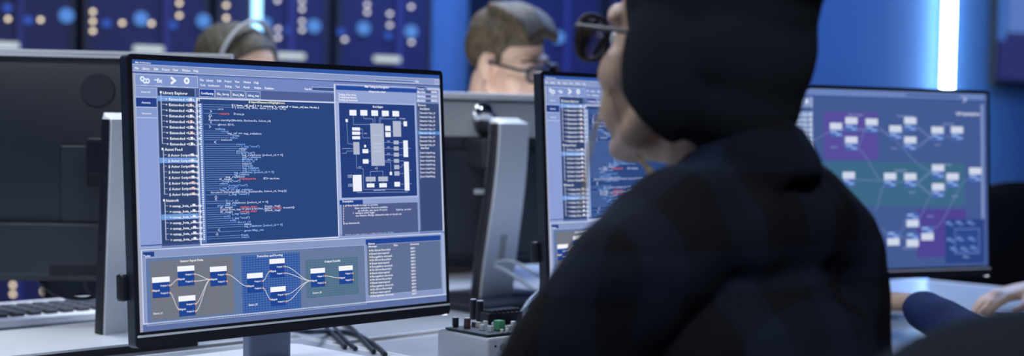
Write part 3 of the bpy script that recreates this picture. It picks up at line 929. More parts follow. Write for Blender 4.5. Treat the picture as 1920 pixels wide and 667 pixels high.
def node_picture(corners):
    U = UI(corners); h = U.h
    U.quad((-SW / 2, SH / 2), (SW / 2, -SH / 2), (68, 90, 146), 0)

    def R(u0, v0, u1, v1, col, layer=1):
        U.quad((-SW / 2 + u0 * SW, SH / 2 - v0 * SH), (-SW / 2 + u1 * SW, SH / 2 - v1 * SH), col, layer)
    R(0, 0, 1, .036, (108, 132, 188), 1); R(0, .036, 1, .047, (58, 82, 144), 1); R(0, .047, .2, 1, (124, 146, 192), 1); R(.2, .047, .207, 1, (160, 176, 215), 2)
    R(.97, .06, .984, .975, (128, 146, 192), 2); R(.984, 0, 1, 1, (70, 92, 148), 1)
    R(.62, .010, .87, .028, (78, 104, 162), 2)
    U.line([(1806, 182), (1812, 186.5), (1806, 191)], (190, 202, 236), 3, 3)
    for x, y in ((1497, 189), (1512, 190)):
        U.disc(x, y, 6, (205, 215, 240), 4)
    U.rect(1484, 201, 1523, 208, (56, 78, 128), 3)
    for i in range(10):
        y = 214 + i * 9.6
        U.rect(1476, y - 4, 1523, y + 3.4, (120, 150, 205) if i == 0 else (112, 132, 178), 3)
        U.text('Extended <Libs', 1480, y + 2, 34, 5, (225, 232, 248), 4); U.rect(1517, y - 2, 1522, y + 2.5, (220, 228, 246), 4)
    PUR = (86, 78, 156)
    U.rect(1545, 208.5, 1646, 299, PUR, 2); U.rect(1524, 303, 1810, 385, (62, 104, 136), 1.5); U.rect(1719, 393, 1812, 480, (78, 68, 146), 1.6)
    U.rect(1772, 411, 1846, 492, (44, 68, 132), 2.2)
    U.rect(1789, 428, 1837, 475, (92, 116, 180), 3); U.rect(1791, 430.5, 1835, 472, (46, 72, 138), 3.5)
    for x, y in ((1780, 418), (1799, 417), (1820, 417), (1782, 449), (1800, 447), (1822, 447), (1788, 466), (1808, 466), (1826, 464)):
        U.rect(x - 7, y - 3, x + 2, y + 2, (104, 134, 198), 4); U.rect(x, y + 1, x + 7, y + 5, (98, 126, 192), 4)
    U.text('Fast Programming Demo', 1793, 215.5, 44, 6, (228, 234, 250), 5)
    for s, x, y, w, hp in (('Sensor Input', 1590, 216.5, 28, 4), ('Detection and Scoring', 1682, 219, 32, 4), ('Output Results', 1767, 234, 22, 4), ('Training Start', 1676, 321, 24, 4), ('Sequencing Results', 1752, 310, 32, 4),
                           ('Sensor_01', 1557, 277, 13, 4), ('Sensor_02', 1670, 279, 12, 4), ('Sensor_03', 1752, 273, 11, 4), ('Sensor_04', 1704, 361.6, 12, 4), ('Sensor_05', 1785, 369.6, 11, 4), ('Detection', 1738, 406.6, 12, 4), ('Sensor_06', 1693, 466.6, 26, 4), ('Map', 1806, 483, 11, 4)):
        U.text(s, x, y, w, hp, (140, 158, 202), 5)
    up = [(1567, 237), (1596, 226.6), (1634, 229), (1596, 262.7), (1678.6, 242), (1706.4, 226.6), (1706.4, 262.7), (1757.4, 244.3), (1794, 244), (1758.5, 315), (1828, 321), (1668.6, 331), (1706.4, 331.5), (1785.7, 331.5), (1758.5, 350.6), (1591, 329)]
    dn = [(1674.7, 453.5), (1710.8, 419), (1710.8, 455.8), (1738.6, 444)]
    for lst, s in ((up, 1), (dn, -1)):
        for x, y in lst:
            U.rect(x - 11.5, y - 7, x + 11.5, y + 6, (206, 214, 234), 5)
            y0, y1 = (y + 6, y + 20) if s > 0 else (y - 20, y - 7)
            U.rect(x - 11, y0, x + 11, y1, (70, 104, 178), 4.5)
            U.rect(x - 10, y0 + 2, x + 2, y0 + 6, (150, 176, 226), 5); U.rect(x, y0 + 7, x + 10, y0 + 11, (140, 168, 222), 5)
    wires = [((1579, 246), (1585, 240)), ((1579, 252), (1585, 274)), ((1608, 240), (1622, 242)), ((1608, 244), (1622, 243)), ((1608, 276), (1622, 244)), ((1646, 238), (1667, 254)), ((1646, 244), (1747, 320)), ((1608, 280), (1657, 340)), ((1690, 254), (1695, 240)), ((1690, 256), (1695, 276)),
             ((1718, 238), (1746, 256)), ((1718, 242), (1746, 257)), ((1718, 272), (1746, 258)), ((1718, 277), (1746, 259)), ((1769, 254), (1783, 258)), ((1602, 337), (1657, 338)), ((1640, 395), (1658, 346)), ((1680, 342), (1695, 340)), ((1718, 340), (1747, 322)), ((1718, 344), (1747, 362)), ((1718, 342), (1747, 324)), ((1718, 346), (1747, 364)),
             ((1770, 330), (1775, 340)), ((1770, 362), (1775, 344)), ((1747, 366), (1722, 408)), ((1817, 335), (1750, 428)), ((1839, 333), (1848, 350)), ((1686, 442), (1699, 410)), ((1686, 444), (1699, 446)), ((1722, 412), (1728, 430)), ((1524, 262), (1556, 248)), ((1655, 428), (1664, 442))]
    for p, q in wires:
        pts = []
        for i in range(9):
            t = i / 8; e = t * t * (3 - 2 * t); pts.append((p[0] + (q[0] - p[0]) * t, p[1] + (q[1] - p[1]) * e))
        U.line(pts, (116, 138, 188), 1.7, 4)
    return U.mesh('screen_print')


# ------------------------------------------------------------------ monitors facing the operator
def proj(p):
    d = p - Vector((0, 0, EYE)); z = d.dot(_f)
    return (960 + FPX * d.dot(_r) / z, CY - FPX * d.dot(_u) / z)


def front_monitor(center, yaw, tilt, picture, lab, base=True):
    """centre = the middle of the screen surface; local x along the screen, y away from the viewer, z up"""
    rz = Matrix.Rotation(yaw, 4, 'Z')
    off = center - Vector((0, 0, DESK))
    t = thing('monitor', lab, 'monitor', (center.x, center.y, DESK), yaw)
    hz = center.z - DESK
    TL = Matrix.Translation((0, 0, hz)) @ Matrix.Rotation(-tilt, 4, 'X')
    x0, x1, z0, z1 = -SW / 2 - .0064, SW / 2 + .0058, -SH / 2 - .0195, SH / 2 + .0068

    def put(nm, bm, m, par=t, sm=None):
        bmesh.ops.transform(bm, matrix=TL, verts=bm.verts)
        return obj(nm, bm, m, par, sm)
    # rim: a ring round the glass
    bm = bmesh.new()
    outer = rrect(x0, z0, x1, z1, .006); inner = rrect(-SW / 2, -SH / 2, SW / 2, SH / 2, .0004)
    n = len(outer)
    vo = [bm.verts.new((x, -.0012, z)) for x, z in outer]; vi = [bm.verts.new((x, -.0012, z)) for x, z in inner]
    vo2 = [bm.verts.new((x, .0015, z)) for x, z in outer]; vi2 = [bm.verts.new((x, .0015, z)) for x, z in inner]
    for i in range(n):
        j = (i + 1) % n
        bm.faces.new((vo[i], vo[j], vi[j], vi[i])); bm.faces.new((vo[i], vo2[i], vo2[j], vo[j])); bm.faces.new((vi[i], vi[j], vi2[j], vi2[i])); bm.faces.new((vo2[i], vi2[i], vi2[j], vo2[j]))
    bz = put('bezel', bm, M['black'])
    bm = bmesh.new(); box(bm, ((x0 + x1) / 2, -.0026, -SH / 2 - .0050), (x1 - x0 - .004, .0032, .0027), bev=.0008); put('silver_trim', bm, M['paleband'], bz)
    bm = bmesh.new(); prism(bm, rrect(x1 - .012, z0 - .0012, x1 - .006, z0 + .0006, .0006, 3), -.0016, .004); put('power_light', bm, M['led_white'], bz)
    # shell: thin edge slab and a swollen back
    bm = bmesh.new(); prism(bm, rrect(x0, z0, x1, z1, .006), .0015, .016)
    box(bm, (0, .028, 0), (SW * .72, .026, SH * .72), bev=.010)
    put('back_shell', bm, M['blackback'], t)
    o = obj('screen', picture, M['screen'], t); o.matrix_local = TL
    bm = bmesh.new(); box(bm, (x0 - .004, .019, -SH / 2 + .055), (.012, .014, .034), bev=.004); put('side_button', bm, M['black'])
    # stand
    bm = bmesh.new(); cyl(bm, (0, .04, .02), (0, .075, .02), .035, n=24); put('mount_hub', bm, M['black'])
    bm = bmesh.new(); box(bm, (0, .078, (hz + .06) / 2 + .008), (.072, .018, hz + .06), bev=.004); obj('column', bm, M['column_shade'], t)
    bm = bmesh.new(); prism(bm, rrect(-.12, -.02, .12, .17, .02), -.0, .010)
    bmesh.ops.transform(bm, matrix=Matrix.Rotation(PI / 2, 4, 'X'), verts=bm.verts)
    bmesh.ops.translate(bm, vec=(0, .15, .010), verts=bm.verts)
    for v in bm.verts: pass
    obj('base', bm, M['silver'], t)
    return t


pic = code_picture()
m1 = front_monitor(Vector((-.2812, 1.9625, EYE - .0934)), .8092, .069, pic, 'large sharp code-editor monitor with black bezel on the front desk')
# second: same picture, further along the row
yaw2 = math.radians(44)
tl2 = at(1019, 141, 2.30)
c2 = tl2 + Vector((math.cos(yaw2), math.sin(yaw2), 0)) * SW / 2 - Vector((0, 0, 1)) * (SH / 2) * math.cos(.069) - Vector((-math.sin(yaw2), math.cos(yaw2), 0)) * (SH / 2) * math.sin(.069)
m2 = front_monitor(c2, yaw2, .069, pic.copy(), 'code-editor monitor half hidden behind the woman in the beanie')
c3 = Vector((.6902, 2.7273, EYE - .0876)); yaw3, tilt3 = .4217, .0561


def mon_px(c, yaw, tilt):
    d = Vector((math.cos(yaw), math.sin(yaw), 0)); n = Vector((math.sin(yaw), -math.cos(yaw), 0))
    up = Vector((0, 0, 1)) * math.cos(tilt) - n * math.sin(tilt)
    return [proj(c + d * x + up * z) for x, z in CORN]


m3 = front_monitor(c3, yaw3, tilt3, node_picture(mon_px(c3, yaw3, tilt3)), 'monitor with purple and green node map at the right end of the row')


# ------------------------------------------------------------------ monitors seen from behind
def rear_monitor(basep, byaw, panel_c, pyaw, ptilt, pw, ph, lab, ribbed, colw, colh, lean):
    t = thing('monitor', lab, 'monitor', (basep.x, basep.y, DESK), byaw)
    inv = (Matrix.Translation((basep.x, basep.y, DESK)) @ Matrix.Rotation(byaw, 4, 'Z')).inverted()
    # panel matrix: local x along the panel, -y the rear side that we see
    PM = inv @ Matrix.Translation(panel_c) @ Matrix.Rotation(pyaw, 4, 'Z') @ Matrix.Rotation(ptilt, 4, 'X')

    def put(nm, bm, m, par=t, sm=None):
        bmesh.ops.transform(bm, matrix=PM, verts=bm.verts)
        return obj(nm, bm, m, par, sm)
    x1, z1 = pw / 2, ph / 2
    def yb(z):                              # the rear swells towards us and curves away to the top edge
        return -.004 - (0 if ribbed else .042) * (1 - ((z + z1 * .35) / (z1 * 1.35)) ** 2 if z > -z1 * .35 else 1)
    bm = bmesh.new(); K = 24; fr_, bk_ = [], []
    for i in range(K + 1):
        z = -z1 + 2 * z1 * i / K; y = yb(z) + (.006 if i == 0 else 0)
        xs_ = [-x1, -x1 + .010, -x1 * .5, 0, x1 * .5, x1 - .010, x1]; ys_ = [.010, y, y, y, y, y, .010]
        fr_.append([bm.verts.new((x, yy, z)) for x, yy in zip(xs_, ys_)]); bk_.append([bm.verts.new((x, .022, z)) for x in (-x1, x1)])
    for i in range(K):
        for k in range(6):
            bm.faces.new((fr_[i][k], fr_[i][k + 1], fr_[i + 1][k + 1], fr_[i + 1][k]))
        bm.faces.new((bk_[i][1], bk_[i][0], bk_[i + 1][0], bk_[i + 1][1]))
        bm.faces.new((fr_[i][0], fr_[i + 1][0], bk_[i + 1][0], bk_[i][0])); bm.faces.new((fr_[i][6], bk_[i][1], bk_[i + 1][1], fr_[i + 1][6]))
    for i in (0, K):
        bm.faces.new(fr_[i] + [bk_[i][1], bk_[i][0]])
    shell = put('back_shell', bm, M['blackback'], t, 30)
    bm = bmesh.new(); prism(bm, rrect(-x1 - .002, z1 - .0100, x1 + .002, z1 + .0016, .003), -.016, .026); bmesh.ops.bevel(bm, geom=[e for e in bm.edges if abs(e.verts[0].co.y + .016) < 1e-5 and abs(e.verts[1].co.y + .016) < 1e-5], offset=.006, segments=4, affect='EDGES'); put('top_band', bm, M['paleband'], t, 50)
    bm = bmesh.new(); prism(bm, rrect(-x1 + .012, -z1 + .012, x1 - .012, z1 - .02, .004), .022, .0235); put('screen', bm, M['rear_screen'])
    if ribbed:
        bm = bmesh.new()
        for i in range(20):
            box(bm, (0, -.0055, z1 - .018 - i * .0034), (pw - .02, .004, .0018))
        r = put('vent_rib', bm, M['paleband']); r['kind'] = 'stuff'
        bm = bmesh.new(); box(bm, (0, -.012, -.045), (pw * .86, .02, ph * .62), bev=.008); put('rear_bulge', bm, M['blackback'])
        bm = bmesh.new(); ellipsoid(bm, (-.050, -.016, z1 - .036), (.0235, .014, .0235), seg=24); put('badge', bm, M['chrome'], t, 179)
        bm = bmesh.new(); ellipsoid(bm, (-.043, -.013, z1 - .054), (.0245, .012, .030), seg=24); put('badge_mount', bm, M['black'], t, 179)
        bm = bmesh.new(); box(bm, (-.055, -.0245, -.02), (.02, .004, .009)); put('label_sticker', bm, M['sticker'])
    else:
        bm = bmesh.new(); zb = z1 - .064; cyl(bm, (.0, yb(zb) + .002, zb), (.0, yb(zb) - .0045, zb + .001), .0285, .027, n=40); put('badge', bm, M['blackback'], t, 30)
        bm = bmesh.new(); box(bm, (.03, -0.0480, -.035), (.17, .007, .14), bev=.0025); put('mount_plate', bm, M['blackback'])
        bm = bmesh.new(); box(bm, (.006, -0.0520, .008), (.034, .002, .011)); put('label_sticker', bm, M['sticker'])
        bm = bmesh.new(); box(bm, (.004, -0.0535, -.018), (.032, .012, .034), bev=.003); put('port_block', bm, M['black'])
        bm = bmesh.new(); box(bm, (-.01, -0.0545, -z1 + .055), (.34, .018, .085), bev=.004); put('lower_cover', bm, M['blackback'])
        bm = bmesh.new(); box(bm, (-.0, -0.0630, -z1 + .020), (.14, .003, .018), bev=.001); put('port_recess', bm, M['black'])
    # stand: slab column leaning back to us, rounded top, oval cable hole, base plate
    bm = bmesh.new()
    ring = []
    N = 14
    prof = []
    for i in range(N + 2):
        k = min(i, N) / N if i <= N else 1 + .02
        z = .016 + (colh - .016) * k
        y = -.006 - lean * math.sin(k * PI / 2) ** 1.4 + .018 * (1 - k) ** 3 * 0
        hw = colw / 2 * (1.10 - .14 * k)
        if i > N:
            hw *= .93
        prof.append((z, y, hw))
    th = .030
    rows = []
    hole = {}
    xs = [-1, -.97, -.22, .22, .97, 1]
    fr, bk = [], []
    N += 1
    for i, (z, y, hw) in enumerate(prof):
        fr.append([bm.verts.new((x * hw, y - th / 2 + (.004 if abs(x) == 1 else 0) + (.018 if i == N else 0), z)) for x in xs])
        bk.append([bm.verts.new((x * hw, y + th / 2 - (.004 if abs(x) == 1 else 0), z + (0.004 if i == N else 0))) for x in xs])
    for i in range(N):
        for k in range(5):
            if k == 2 and 3 <= i <= 4 and ribbed:
                continue
            bm.faces.new((fr[i][k], fr[i][k + 1], fr[i + 1][k + 1], fr[i + 1][k]))
            bm.faces.new((bk[i][k + 1], bk[i][k], bk[i + 1][k], bk[i + 1][k + 1]))
        for k in (0, 5):
            bm.faces.new((fr[i][k], fr[i + 1][k], bk[i + 1][k], bk[i][k]))
    for k in range(5):
        bm.faces.new((fr[N][k], fr[N][k + 1], bk[N][k + 1], bk[N][k])); bm.faces.new((fr[0][k], bk[0][k], bk[0][k + 1], fr[0][k + 1]))
    if ribbed:
        for k in (2, 3):
            bm.faces.new((fr[3][k], fr[4][k], bk[4][k], bk[3][k])); bm.faces.new((fr[4][k], fr[5][k], bk[5][k], bk[4][k]))
        bm.faces.new((fr[3][2], fr[3][3], bk[3][3], bk[3][2])); bm.faces.new((fr[5][2], fr[5][3], bk[5][3], bk[5][2]))
    col = obj('column', bm, M['silver'], t, 40)
    bm = bmesh.new()
    for s in (-1,):
        P = [(s * (hw + .0012), y, z) for z, y, hw in prof[:-1]]
        limb(bm, P, [(.0016, th / 2 - .003)] * len(P), side=(1, 0, 0), n=8, caps=False)
    obj('side_shade', bm, M['black'], col)  # black strip puts the shade of the column's side face into colour
    bm = bmesh.new(); box(bm, (0, .045 - lean * .5, colh - .06), (.06, .07, .06), bev=.006); obj('tilt_hinge', bm, M['black'], t)
    bm = bmesh.new()
    def plate(o_, z_, h_):
        t2 = bmesh.new(); prism(t2, rrect((-.15 if ribbed else -.30) + o_, (-.105 if ribbed else -.115) + o_, (.13 if ribbed else .069) - o_, .12 - o_, .012), 0, h_)
        bmesh.ops.transform(t2, matrix=Matrix.Translation((0, 0, z_ + h_)) @ Matrix.Rotation(-PI / 2, 4, 'X') @ Matrix.Scale(-1, 4, (0, 0, 1)), verts=t2.verts)
        return t2
    merge(bm, plate(0, .0125, .0035)); bs = obj('base', bm, M['silver'] if not ribbed else M['blackback'], t)
    bm = bmesh.new(); merge(bm, plate(.004, .0005, .012)); obj('base_skirt', bm, M['black'], bs)
    return t


b4 = AN(1.186, 2.044); b4.z = DESK
p4 = at(187, 310, 2.43); 
rear_monitor(b4, A, p4, math.radians(7), math.radians(1.5), .43, .378,
             'dark back of a monitor with round badge and silver stand at far left', False, .088, .349, .006)
b5 = onz(918, 567, DESK)
p5 = at(938, 338, 2.93)
rear_monitor(b5, A, p5, math.radians(24), math.radians(3), .44, .345,
             'ribbed back of a monitor with chrome badge and silver stand, between the two code screens', True, .083, .355, .040)

# ------------------------------------------------------------------ keyboard of the left rear desk
kb = onz(60, 600, DESK + .01)
kn, ka = kb.dot(DN), kb.dot(DA)
t = thing('keyboard', 'silver keyboard with dark keys below the left rear monitor', 'keyboard', AN(ka, 2.355, DESK), A)
bm = bmesh.new(); box(bm, (0, 0, .009), (.43, .165, .014), bev=.003); obj('keyboard_body', bm, M['alu'], t)
kme = None
for r in range(5):
    for q in range(14):
        if kme is None:
            bm = bmesh.new(); box(bm, (0, 0, 0), (.022, .019, .008), bev=.002, seg=1); o = obj('key', bm, M['keys'], t); kme = o.data
        else:
            o = bpy.data.objects.new('key', kme); C.objects.link(o); o.parent = t
        o.location = (-.195 + q * .03, -.046 + r * .024, .0195)

# ------------------------------------------------------------------ aluminium box with circuit board
BZ = DESK + .052
p_l = onz(819.5, 617, BZ); p_c = onz(915, 634.5, BZ)
ex = (p_c - p_l); ex.z = 0; LBOX = ex.length; ex.normalize(); ey = Vector((-ex.y, ex.x, 0))
yawb = math.atan2(ex.y, ex.x)
t = thing('amplifier_box', 'small aluminium box with open circuit board on top, on front desk', 'electronics', (p_l.x, p_l.y, DESK), yawb)
DBOX = .135
bm = bmesh.new(); box(bm, (LBOX / 2, DBOX / 2, .027), (LBOX, DBOX, .050), bev=.0045, seg=3); case = obj('case', bm, M['alu'], t, 35)
for i, (sx, sy) in enumerate(((.12, .15), (.88, .15), (.12, .85), (.88, .85))):
    bm = bmesh.new(); cyl(bm, (LBOX * sx, DBOX * sy, 0), (LBOX * sx, DBOX * sy, .003), .006, n=12); obj('rubber_foot', bm, M['black'], t)
bm = bmesh.new(); box(bm, (LBOX * .53, DBOX * .5, .0545), (LBOX * .82, DBOX * .93, .003)); obj('circuit_board', bm, M['pcb'], t)


def boxpt(px, py, z=BZ + .004):
    p = onz(px, py, z) - Vector((p_l.x, p_l.y, 0))
    return p.dot(ex), p.dot(ey)


for (px, py, r, hgt, m, nm) in ((887, 599, .0050, .031, 'black', 'capacitor'), (899.5, 602, .0058, .031, 'black', 'capacitor'), (854, 611.5, .0048, .013, 'black', 'capacitor'), (876, 614, .0050, .014, 'brown', 'capacitor')):
    x, y = boxpt(px, py)
    bm = bmesh.new(); cyl(bm, (x, y, .056), (x, y, .056 + hgt), r, n=20, bev=.0008); o = obj(nm, bm, M[m], t, 40)
    bm = bmesh.new(); cyl(bm, (x, y, .0555 + hgt), (x, y, .0565 + hgt), r * .82, n=16); obj('capacitor_top', bm, M['alu'], o)
x, y = boxpt(936, 618); bm = bmesh.new(); box(bm, (x, y, .063), (.013, .012, .014), bev=.001); obj('relay', bm, M['green'], t)
x, y = boxpt(940, 604); bm = bmesh.new(); box(bm, (x, y, .064), (.024, .062, .016), rot=Matrix.Rotation(math.radians(-8), 3, 'Z'), bev=.001)
hs = obj('heat_sink', bm, M['black'], t)
for i in range(7):
    bm = bmesh.new(); box(bm, (x, y - .026 + i * .0087, .0735), (.022, .003, .006)); obj('fin', bm, M['black'], hs)
rn = random.Random(5)
for (px, py) in ((889, 612), (897, 613), (904, 618), (910, 610), (916, 616), (920, 621), (926, 612), (948, 616), (955, 617), (963, 612), (951, 622), (941, 623)):
    x, y = boxpt(px, py); s = .003 + rn.random() * .003
    bm = bmesh.new(); box(bm, (x, y, .056 + s * .6), (s * 1.4, s, s * 1.6), bev=.0004, seg=1); obj('component', bm, M[rn.choice(['white', 'white', 'brown', 'alu'])], t)
# sockets on the right-hand face
for (yy, zz, r, m) in ((.028, .037, .0042, 'black'), (.014, .040, .0016, 'black'), (.042, .041, .0016, 'black')):
    bm = bmesh.new(); cyl(bm, (LBOX - .001, yy, zz), (LBOX + .0012, yy, zz), r, n=18); obj('socket', bm, M[m], t)
bm = bmesh.new(); cyl(bm, (LBOX - .001, .028, .037), (LBOX + .0018, .028, .037), .0055, n=18); cyl(bm, (LBOX + .0018, .028, .037), (LBOX + .002, .028, .037), .0040, n=18); obj('socket_ring', bm, M['steel'], t)
bm = bmesh.new(); cyl(bm, (LBOX - .001, .030, .012), (LBOX + .016, .030, .012), .0062, n=18, bev=.001); obj('jack_plug', bm, M['chrome'], t)
bm = bmesh.new(); box(bm, (LBOX + .0008, .060, .020), (.002, .024, .022), bev=.0006); obj('port_plate', bm, M['steel'], t)


# ------------------------------------------------------------------ cables
def cable(pts, r, m, lab, grp=None):
    bm = bmesh.new(); tube(bm, pts, r, 8, 8)
    return tag(obj('cable', bm, M[m], None, 60), lab, 'cable', grp)


zc = DESK + .0045
cable([at(545, 617, 2.28), onz(580, 622, zc + .02), onz(618, 621, zc), onz(662, 625, zc), onz(695, 641, zc), onz(712, 654, zc), onz(722, 664, zc)], .0042, 'cable_black', 'longest dark cable curving over the desk below the code screen')
cable([onz(612, 614, zc), onz(626, 628, zc), onz(638, 641, zc), onz(647, 650, zc)], .0038, 'cable_black', 'leftmost short dark cable on desk under the code screen')
cable([onz(626, 611, zc), onz(640, 629, zc), onz(654, 643, zc), onz(667, 653, zc)], .0036, 'cable_black', 'thin dark cable crossing under the long one, second of the short pair')
cable([onz(640, 603, zc), onz(660, 616, zc + .003), onz(676, 633, zc), onz(690, 648, zc), onz(701, 659, zc)], .004, 'cable_black', 'straight dark cable beside the long curved one, nearest the aluminium box')
cable([at(930, 493, 2.80), at(952, 489, 2.74), at(978, 497, 2.72), at(1003, 513, 2.70), at(1035, 530, 2.72)], .0036, 'cable_grey', 'upper grey cable leaving the oval hole of the silver stand')
cable([at(930, 499, 2.80), at(950, 508, 2.74), at(975, 524, 2.70), at(1000, 540, 2.66), at(1030, 552, 2.64)], .0044, 'cable_grey', 'lower grey cable leaving the oval hole of the silver stand')
cable([at(1030, 540, 2.50), at(1010, 549, 2.46), at(992, 566, 2.42), at(981, 585, 2.38), onz(976, 604, zc)], .0042, 'cable_grey', 'grey cable arching down to the desk behind the aluminium box')
cable([at(56, 492, 2.41), at(62, 508, 2.40), at(74, 527, 2.40), at(99, 549, 2.40), at(142, 560, 2.40), at(182, 556, 2.42), at(205, 540, 2.46)], .0030, 'cable_black', 'black cable sagging below the left rear monitor')
cable([at(172, 490, 2.41), at(160, 512, 2.40), at(160, 534, 2.40), at(172, 552, 2.41), at(195, 556, 2.43)], .0028, 'cable_black', 'small black cable loop beside the left silver stand')


# ------------------------------------------------------------------ wall display at the upper right
pt = onplane(1864, 160, WALL0 + WN * .06, WN)
sT = (pt - WALL0).dot(WD)
TVW, TVH = 1.15, .66
tc = WALL0 + WD * (sT + TVW / 2) + WN * .06
t = thing('wall_display', 'large dark wall display with blue window at upper right', 'display', (tc.x, tc.y, pt.z), WY)
bm = bmesh.new(); box(bm, (0, .03, TVH / 2), (TVW, .05, TVH), bev=.006); obj('display_case', bm, M['black'], t)
P = Picture(); w2, h0, h1 = TVW / 2 - .018, .03, TVH - .018
P.poly([(-w2, h0), (w2, h0), (w2, h1), (-w2, h1)], (44, 50, 106), 0)
P.poly([(-w2, .24), (-w2 + .055, .24), (-w2 + .055, h1), (-w2, h1)], (66, 108, 184), 2)
P.poly([(-w2 + .062, .28), (.3, .28), (.3, h1), (-w2 + .062, h1)], (58, 84, 158), 1)
for i in range(14):
    z = .29 + i * .024
    P.poly([(-w2 + .068, z), (-w2 + .068 + .2, z), (-w2 + .068 + .2, z + .011), (-w2 + .068, z + .011)], (112, 150, 220), 3)
o = obj('display_screen', P.mesh('display_screen'), M['screen'], t); o.location = (0, .0035, 0)
bm = bmesh.new(); box(bm, (0, .075, TVH / 2), (.3, .05, .3), bev=.004); obj('wall_bracket', bm, M['steel'], t)


# ------------------------------------------------------------------ office chairs
def make_chair(loc, rotz, lab, grp=None):
    """sitter faces local +y; backrest at -y"""
    t = thing('office_chair', lab, 'chair', loc, rotz, grp)
    bm = bmesh.new()
    nx, nz = 18, 14
    hw, z0, z1 = .235, .54, .955
    fr, bk = [], []
    for j in range(nz + 1):
        k = j / nz; fr.append([]); bk.append([])
        for i in range(nx + 1):
            u = -1 + 2 * i / nx
            a = abs(u)
            # a rounded shield outline
            ztop = z1 - .11 * a ** 3.2; zbot = z0 + .05 * a ** 3
            z = zbot + (ztop - zbot) * k
            wk = hw * (.86 + .14 * math.sin(min(1, k * 1.3) * PI / 2))
            x = u * wk
            y = -.235 + .05 * a * a - .05 * k + .02 * math.sin(k * PI)
            edge = min(1, min((1 - a) * 7, min(k, 1 - k) * 9 + .0))
            th = .012 + .022 * math.sqrt(max(0, edge))
            fr[-1].append(bm.verts.new((x, y + th, z))); bk[-1].append(bm.verts.new((x, y - th, z)))
    for j in range(nz):
        for i in range(nx):
            bm.faces.new((fr[j][i], fr[j][i + 1], fr[j + 1][i + 1], fr[j + 1][i])); bm.faces.new((bk[j][i + 1], bk[j][i], bk[j + 1][i], bk[j + 1][i + 1]))
    for j in range(nz):
        bm.faces.new((fr[j][0], fr[j + 1][0], bk[j + 1][0], bk[j][0])); bm.faces.new((fr[j][nx], bk[j][nx], bk[j + 1][nx], fr[j + 1][nx]))
    for i in range(nx):
        bm.faces.new((fr[0][i], bk[0][i], bk[0][i + 1], fr[0][i + 1])); bm.faces.new((fr[nz][i], fr[nz][i + 1], bk[nz][i + 1], bk[nz][i]))
    obj('backrest', bm, M['chair'], t, 60)
    bm = bmesh.new(); box(bm, (0, .02, .415), (.47, .46, .07), bev=.03, seg=4); obj('seat', bm, M['chair'], t, 60)
    bm = bmesh.new(); limb(bm, spline([(0, -.08, .37), (0, -.22, .37), (0, -.29, .46), (0, -.285, .66)], 6), [(.03, .012)] * 19, side=(1, 0, 0), n=10); obj('back_support', bm, M['black'], t, 60)
    bm = bmesh.new(); box(bm, (0, 0, .365), (.2, .2, .04), bev=.01); cyl(bm, (0, 0, .09), (0, 0, .36), .026, n=20); obj('gas_post', bm, M['black'], t)
    for k in range(5):
        a = k * 2 * PI / 5 + .3
        bm = bmesh.new(); limb(bm, [(0, 0, .105), (.15 * math.cos(a), .15 * math.sin(a), .10), (.28 * math.cos(a), .28 * math.sin(a), .075)], [(.028, .018), (.024, .016), (.018, .012)], n=10); o = obj('leg', bm, M['black'], t, 60)
        bm = bmesh.new(); cx, cy = .28 * math.cos(a), .28 * math.sin(a)
        cyl(bm, (cx - .02 * math.sin(a), cy + .02 * math.cos(a), .029), (cx + .02 * math.sin(a), cy - .02 * math.cos(a), .029), .029, n=18); cyl(bm, (cx, cy, .05), (cx, cy, .075), .008, n=10); obj('caster', bm, M['black'], o)
    return t


# rotz so that local +y points at a direction
def face(dx, dy):
    return math.atan2(-dx, dy)


ch = make_chair((.434, .70, .018), face(.12, -1.0), 'dark upholstered office chair back nearest the camera at lower right')


# ------------------------------------------------------------------ people
def head_matrix(pos, fx, fy, pitch, roll=0, s=1.0):
    """head-local: +y out of the face, +z up, +x the person's right; origin between the ears at eye level"""
    return Matrix.Translation(pos) @ Matrix.Rotation(face(fx, fy), 4, 'Z') @ Matrix.Rotation(roll, 4, 'Y') @ Matrix.Rotation(pitch, 4, 'X') @ Matrix.Scale(s, 4)


def add_head(bm, H, female=False):
    jw = .9 if female else 1.0
    ellipsoid(bm, (0, -.012, .035), (.075, .096, .087), H, 24)
    ellipsoid(bm, (0, .034, -.028), (.064, .060, .085), H, 24)
    ellipsoid(bm, (0, .036, -.082), (.052 * jw, .050, .036), H)
    ellipsoid(bm, (0, .072, -.106), (.024 * jw, .018, .017), H)
    for s in (-1, 1):
        ellipsoid(bm, (s * .042, .052, -.034), (.027, .032, .030), H)
        ellipsoid(bm, (s * .038, .048, -.064), (.026, .034, .036), H)
        limb(bm, [(s * .058, .0, -.055), (s * .05, .03, -.090), (s * .024 * jw, .068, -.107)], [.016, .017, .015], mx=H)
        ellipsoid(bm, (s * .078, -.010, -.008), (.010, .019, .031), H)
        ellipsoid(bm, (s * .074, -.002, -.020), (.012, .012, .02), H)
        ellipsoid(bm, (s * .011, .104, -.043), (.009, .010, .008), H)
        limb(bm, [(s * .008, .088, .019), (s * .03, .084, .024), (s * .052, .066, .018)], [.009, .010, .008], mx=H)
    limb(bm, [(0, .086, .006), (0, .100, -.015), (0, .113, -.036)], [.009, .0105, .0125], mx=H)
    limb(bm, [(-.024, .086, -.074), (0, .0955, -.071), (.024, .086, -.074)], [.006, .0075, .006], mx=H)
    limb(bm, [(-.020, .085, -.083), (0, .093, -.082), (.020, .085, -.083)], [.006, .0085, .006], mx=H)


